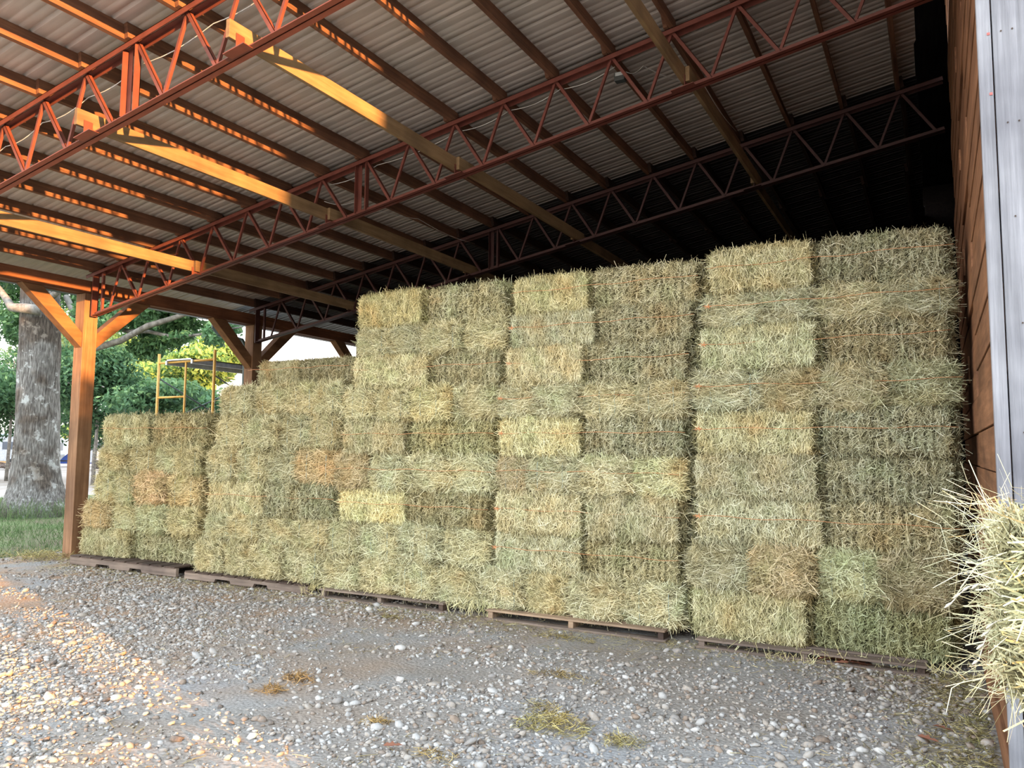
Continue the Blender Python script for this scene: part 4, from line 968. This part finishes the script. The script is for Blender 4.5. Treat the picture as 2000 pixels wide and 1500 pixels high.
# grass round the oak and along the barn edge
def grass(name, n, reg, L, col, seed, label):
    r = np.random.default_rng(seed); x, y = reg(r, n); n = len(x)
    ln = r.uniform(*L, n)
    D = np.stack([r.normal(0, 0.35, n), r.normal(0, 0.35, n), np.ones(n)], 1)
    z = 0.03 * vnoise(x, y, 8) - 0.02
    P = np.stack([x, y, z + ln * 0.45], 1)
    v, q = strands(P, D, unit(r.normal(size=(n, 3)) * np.array([1, 1, 0.1])), ln, r.uniform(0.004, 0.009, n), r.normal(0, 0.02, n), r.normal(0, 0.015, n))
    tag(link(name, np_mesh(name, v, q, np.repeat(np.clip(r.normal(0.45, 0.2, n), 0, 1), 6), M_GRASS), color=col), label, 'grass', kind='stuff')
def rg1(r, n):
    x = r.uniform(-25.5, -11.9, n); y = r.uniform(4.0, 14.5, n); k = vnoise(x * 1.3, y * 1.3, 61) + r.normal(0, 0.3, n) > -0.15; return x[k], y[k]
def rg2(r, n):
    a = r.uniform(0, 6.28, n); q = 0.75 + np.abs(r.normal(0, 0.4, n)); return -18.9 + q * np.cos(a), 11 + q * np.sin(a)
grass('grass', 42000, rg1, (0.04, 0.13), (0.85, 1.0, 0.9), 71, 'short patchy grass on the lawn outside the barn')
grass('tall_grass', 1500, rg2, (0.15, 0.5), (1.0, 1.1, 1.0), 72, 'taller grass tufts growing around the foot of the oak')
def rg3(r, n):
    x = -11.35 + r.normal(0, 0.35, n); y = 6.75 + r.normal(0, 0.22, n); k = ~((x > -11.26) & (x < -11.02) & (y > 6.94)); return x[k], y[k]
def dry_tuft():
    r = np.random.default_rng(73); x, y = rg3(r, 900); n = len(x)
    a = r.uniform(0, 2 * PI, n); D = np.stack([np.cos(a), np.sin(a), r.uniform(-0.1, 0.9, n)], 1)
    v, q = strands(np.stack([x, y, 0.02 + 0.06 * r.random(n)], 1), D, unit(r.normal(size=(n, 3)) + np.array([0, -0.5, 0.6])), r.uniform(0.05, 0.16, n), r.uniform(0.003, 0.005, n), r.normal(0, 0.01, n), r.normal(0, 0.02, n))
    tag(link('dry_grass', np_mesh('dry_grass', v, q, np.repeat(np.clip(r.normal(0.42, 0.18, n), 0, 1), 6), M_HAY), color=(0.95, 0.85, 0.55)), 'dry grass and hay matted around the foot of the sunlit post', 'grass', kind='stuff')
dry_tuft()

# unseen trees, plus a building and hedge added to cut the low sun
nb = thing('farm_building', 'tall farm building to the right, outside the frame', 'building', (24, 3.3, 0))
keep(MB().box(20, 28, -2.45, 9.0, -0.1, 9.4).build('wall', M_GREYW, nb))
m = MB(); m.v = [(19.5, -2.5, 9.3), (28.5, -2.5, 9.3), (28.5, 9.3, 9.3), (19.5, 9.3, 9.3), (24, -2.5, 11), (24, 9.3, 11)]; m.f = [(0, 1, 4), (2, 3, 5), (0, 4, 5, 3), (1, 2, 5, 4)]
keep(m.build('roof', M_ROOF, nb))
keep(MB().box(19.94, 20.0, 1.5, 4.5, 0, 3.5).build('door', M_PLANK, nb))
for k, yy in enumerate((-7.8, -5.4, -3.3, -1.2)):
    t = thing('leafy_tree', ['farthest', 'third', 'second', 'nearest'][k] + ' small tree to the right of the camera, outside the frame', 'tree', (15, yy, 0))
    keep(MB().tube([(15, yy, -0.1), (15.05, yy, 2.0), (15, yy, 4.0)], [0.11, 0.09, 0.03], 8).build('trunk', M_LIMB, t, smooth=True))
    bl = lumps((15, yy, (3.5, 3.5, 3.4, 2.9)[k]), (1.1, 1.4, (0.85, 0.85, 0.9, 1.6)[k]), 18, 13000, 81 + k, 0.4)  # crown height and spread shaped to shade the hay and post
    bl += lumps((15, yy, 1.85 if k < 3 else 1.5), (0.9, 1.5, 0.5), 9, (200, 150, 150, 4500)[k], 91 + k, 0.3 if k < 3 else 0.5)
    if k == 3: bl += lumps((15, -0.9, 5.0), (0.5, 0.3, 0.75), 14, 12000, 99, 0.4)  # tall lump added to shade the knee brace
    keep(leaf_cloud('foliage', bl, 0.11, M_LEAF, t, (1, 1, 1), 95 + k))
hd = leaf_cloud('hedge', lumps((15.2, -5.0, 0.6), (0.4, 4.6, 0.5), 26, 12000, 101, 0.34), 0.08, M_LEAF, None, (1, 1, 1), 102)  # hedge added to keep low sun off the near gravel
tag(hd, 'low hedge below the trees to the right, outside the frame', 'hedge')

# ================================================================== LIGHT AND CAMERA
w = bpy.data.worlds.new('sky'); bpy.context.scene.world = w; w.use_nodes = True
nt = w.node_tree; bg = nt.nodes['Background']
tc = nt.nodes.new('ShaderNodeTexCoord'); sx = nt.nodes.new('ShaderNodeSeparateXYZ'); nt.links.new(tc.outputs['Generated'], sx.inputs[0])
rp = nt.nodes.new('ShaderNodeValToRGB'); cr = rp.color_ramp
cr.elements[0].position = 0.0; cr.elements[0].color = (1.0, 0.93, 0.84, 1)
cr.elements[1].position = 0.75; cr.elements[1].color = (0.70, 0.84, 1.0, 1)
e = cr.elements.new(0.22); e.color = (0.95, 0.97, 1.0, 1)
nt.links.new(sx.outputs['Z'], rp.inputs['Fac']); nt.links.new(rp.outputs['Color'], bg.inputs['Color'])
bg.inputs['Strength'].default_value = SKY
sl = bpy.data.lights.new('sun', 'SUN'); sl.energy = SUN; sl.angle = math.radians(0.55); sl.color = (1.0, 0.49, 0.16)
so = bpy.data.objects.new('sun', sl); COL.objects.link(so)
el = math.radians(4.6); d = Vector((-math.cos(el) * 0.950, math.cos(el) * 0.3135, -math.sin(el)))
so.rotation_euler = d.to_track_quat('-Z', 'Y').to_euler(); so.location = (12, -4, 8)

cam = bpy.data.cameras.new('camera'); co = bpy.data.objects.new('camera', cam); COL.objects.link(co)
cam.sensor_width = 36; cam.lens = 36 * 1518.4 / 2000; cam.clip_end = 500
yaw, pit, rol = math.radians(28.663), math.radians(4.904), math.radians(0.443)
f = Vector((-math.sin(yaw) * math.cos(pit), math.cos(yaw) * math.cos(pit), math.sin(pit)))
r_ = Vector((math.cos(yaw), math.sin(yaw), 0)); u = r_.cross(f)
r2 = r_ * math.cos(rol) + u * math.sin(rol); u2 = u * math.cos(rol) - r_ * math.sin(rol)
M_ = Matrix((r2, u2, -f)).transposed().to_4x4(); M_.translation = (0, 0, 1.6)
co.matrix_world = M_
sce = bpy.context.scene; sce.camera = co
sce.view_settings.view_transform = VIEWT; sce.view_settings.look = 'None'; sce.view_settings.exposure = EXPO
sce.cycles.max_bounces = 6; sce.cycles.diffuse_bounces = 4; sce.cycles.transparent_max_bounces = 4
sce.cycles.caustics_reflective = False; sce.cycles.caustics_refractive = False; sce.cycles.sample_clamp_indirect = 6
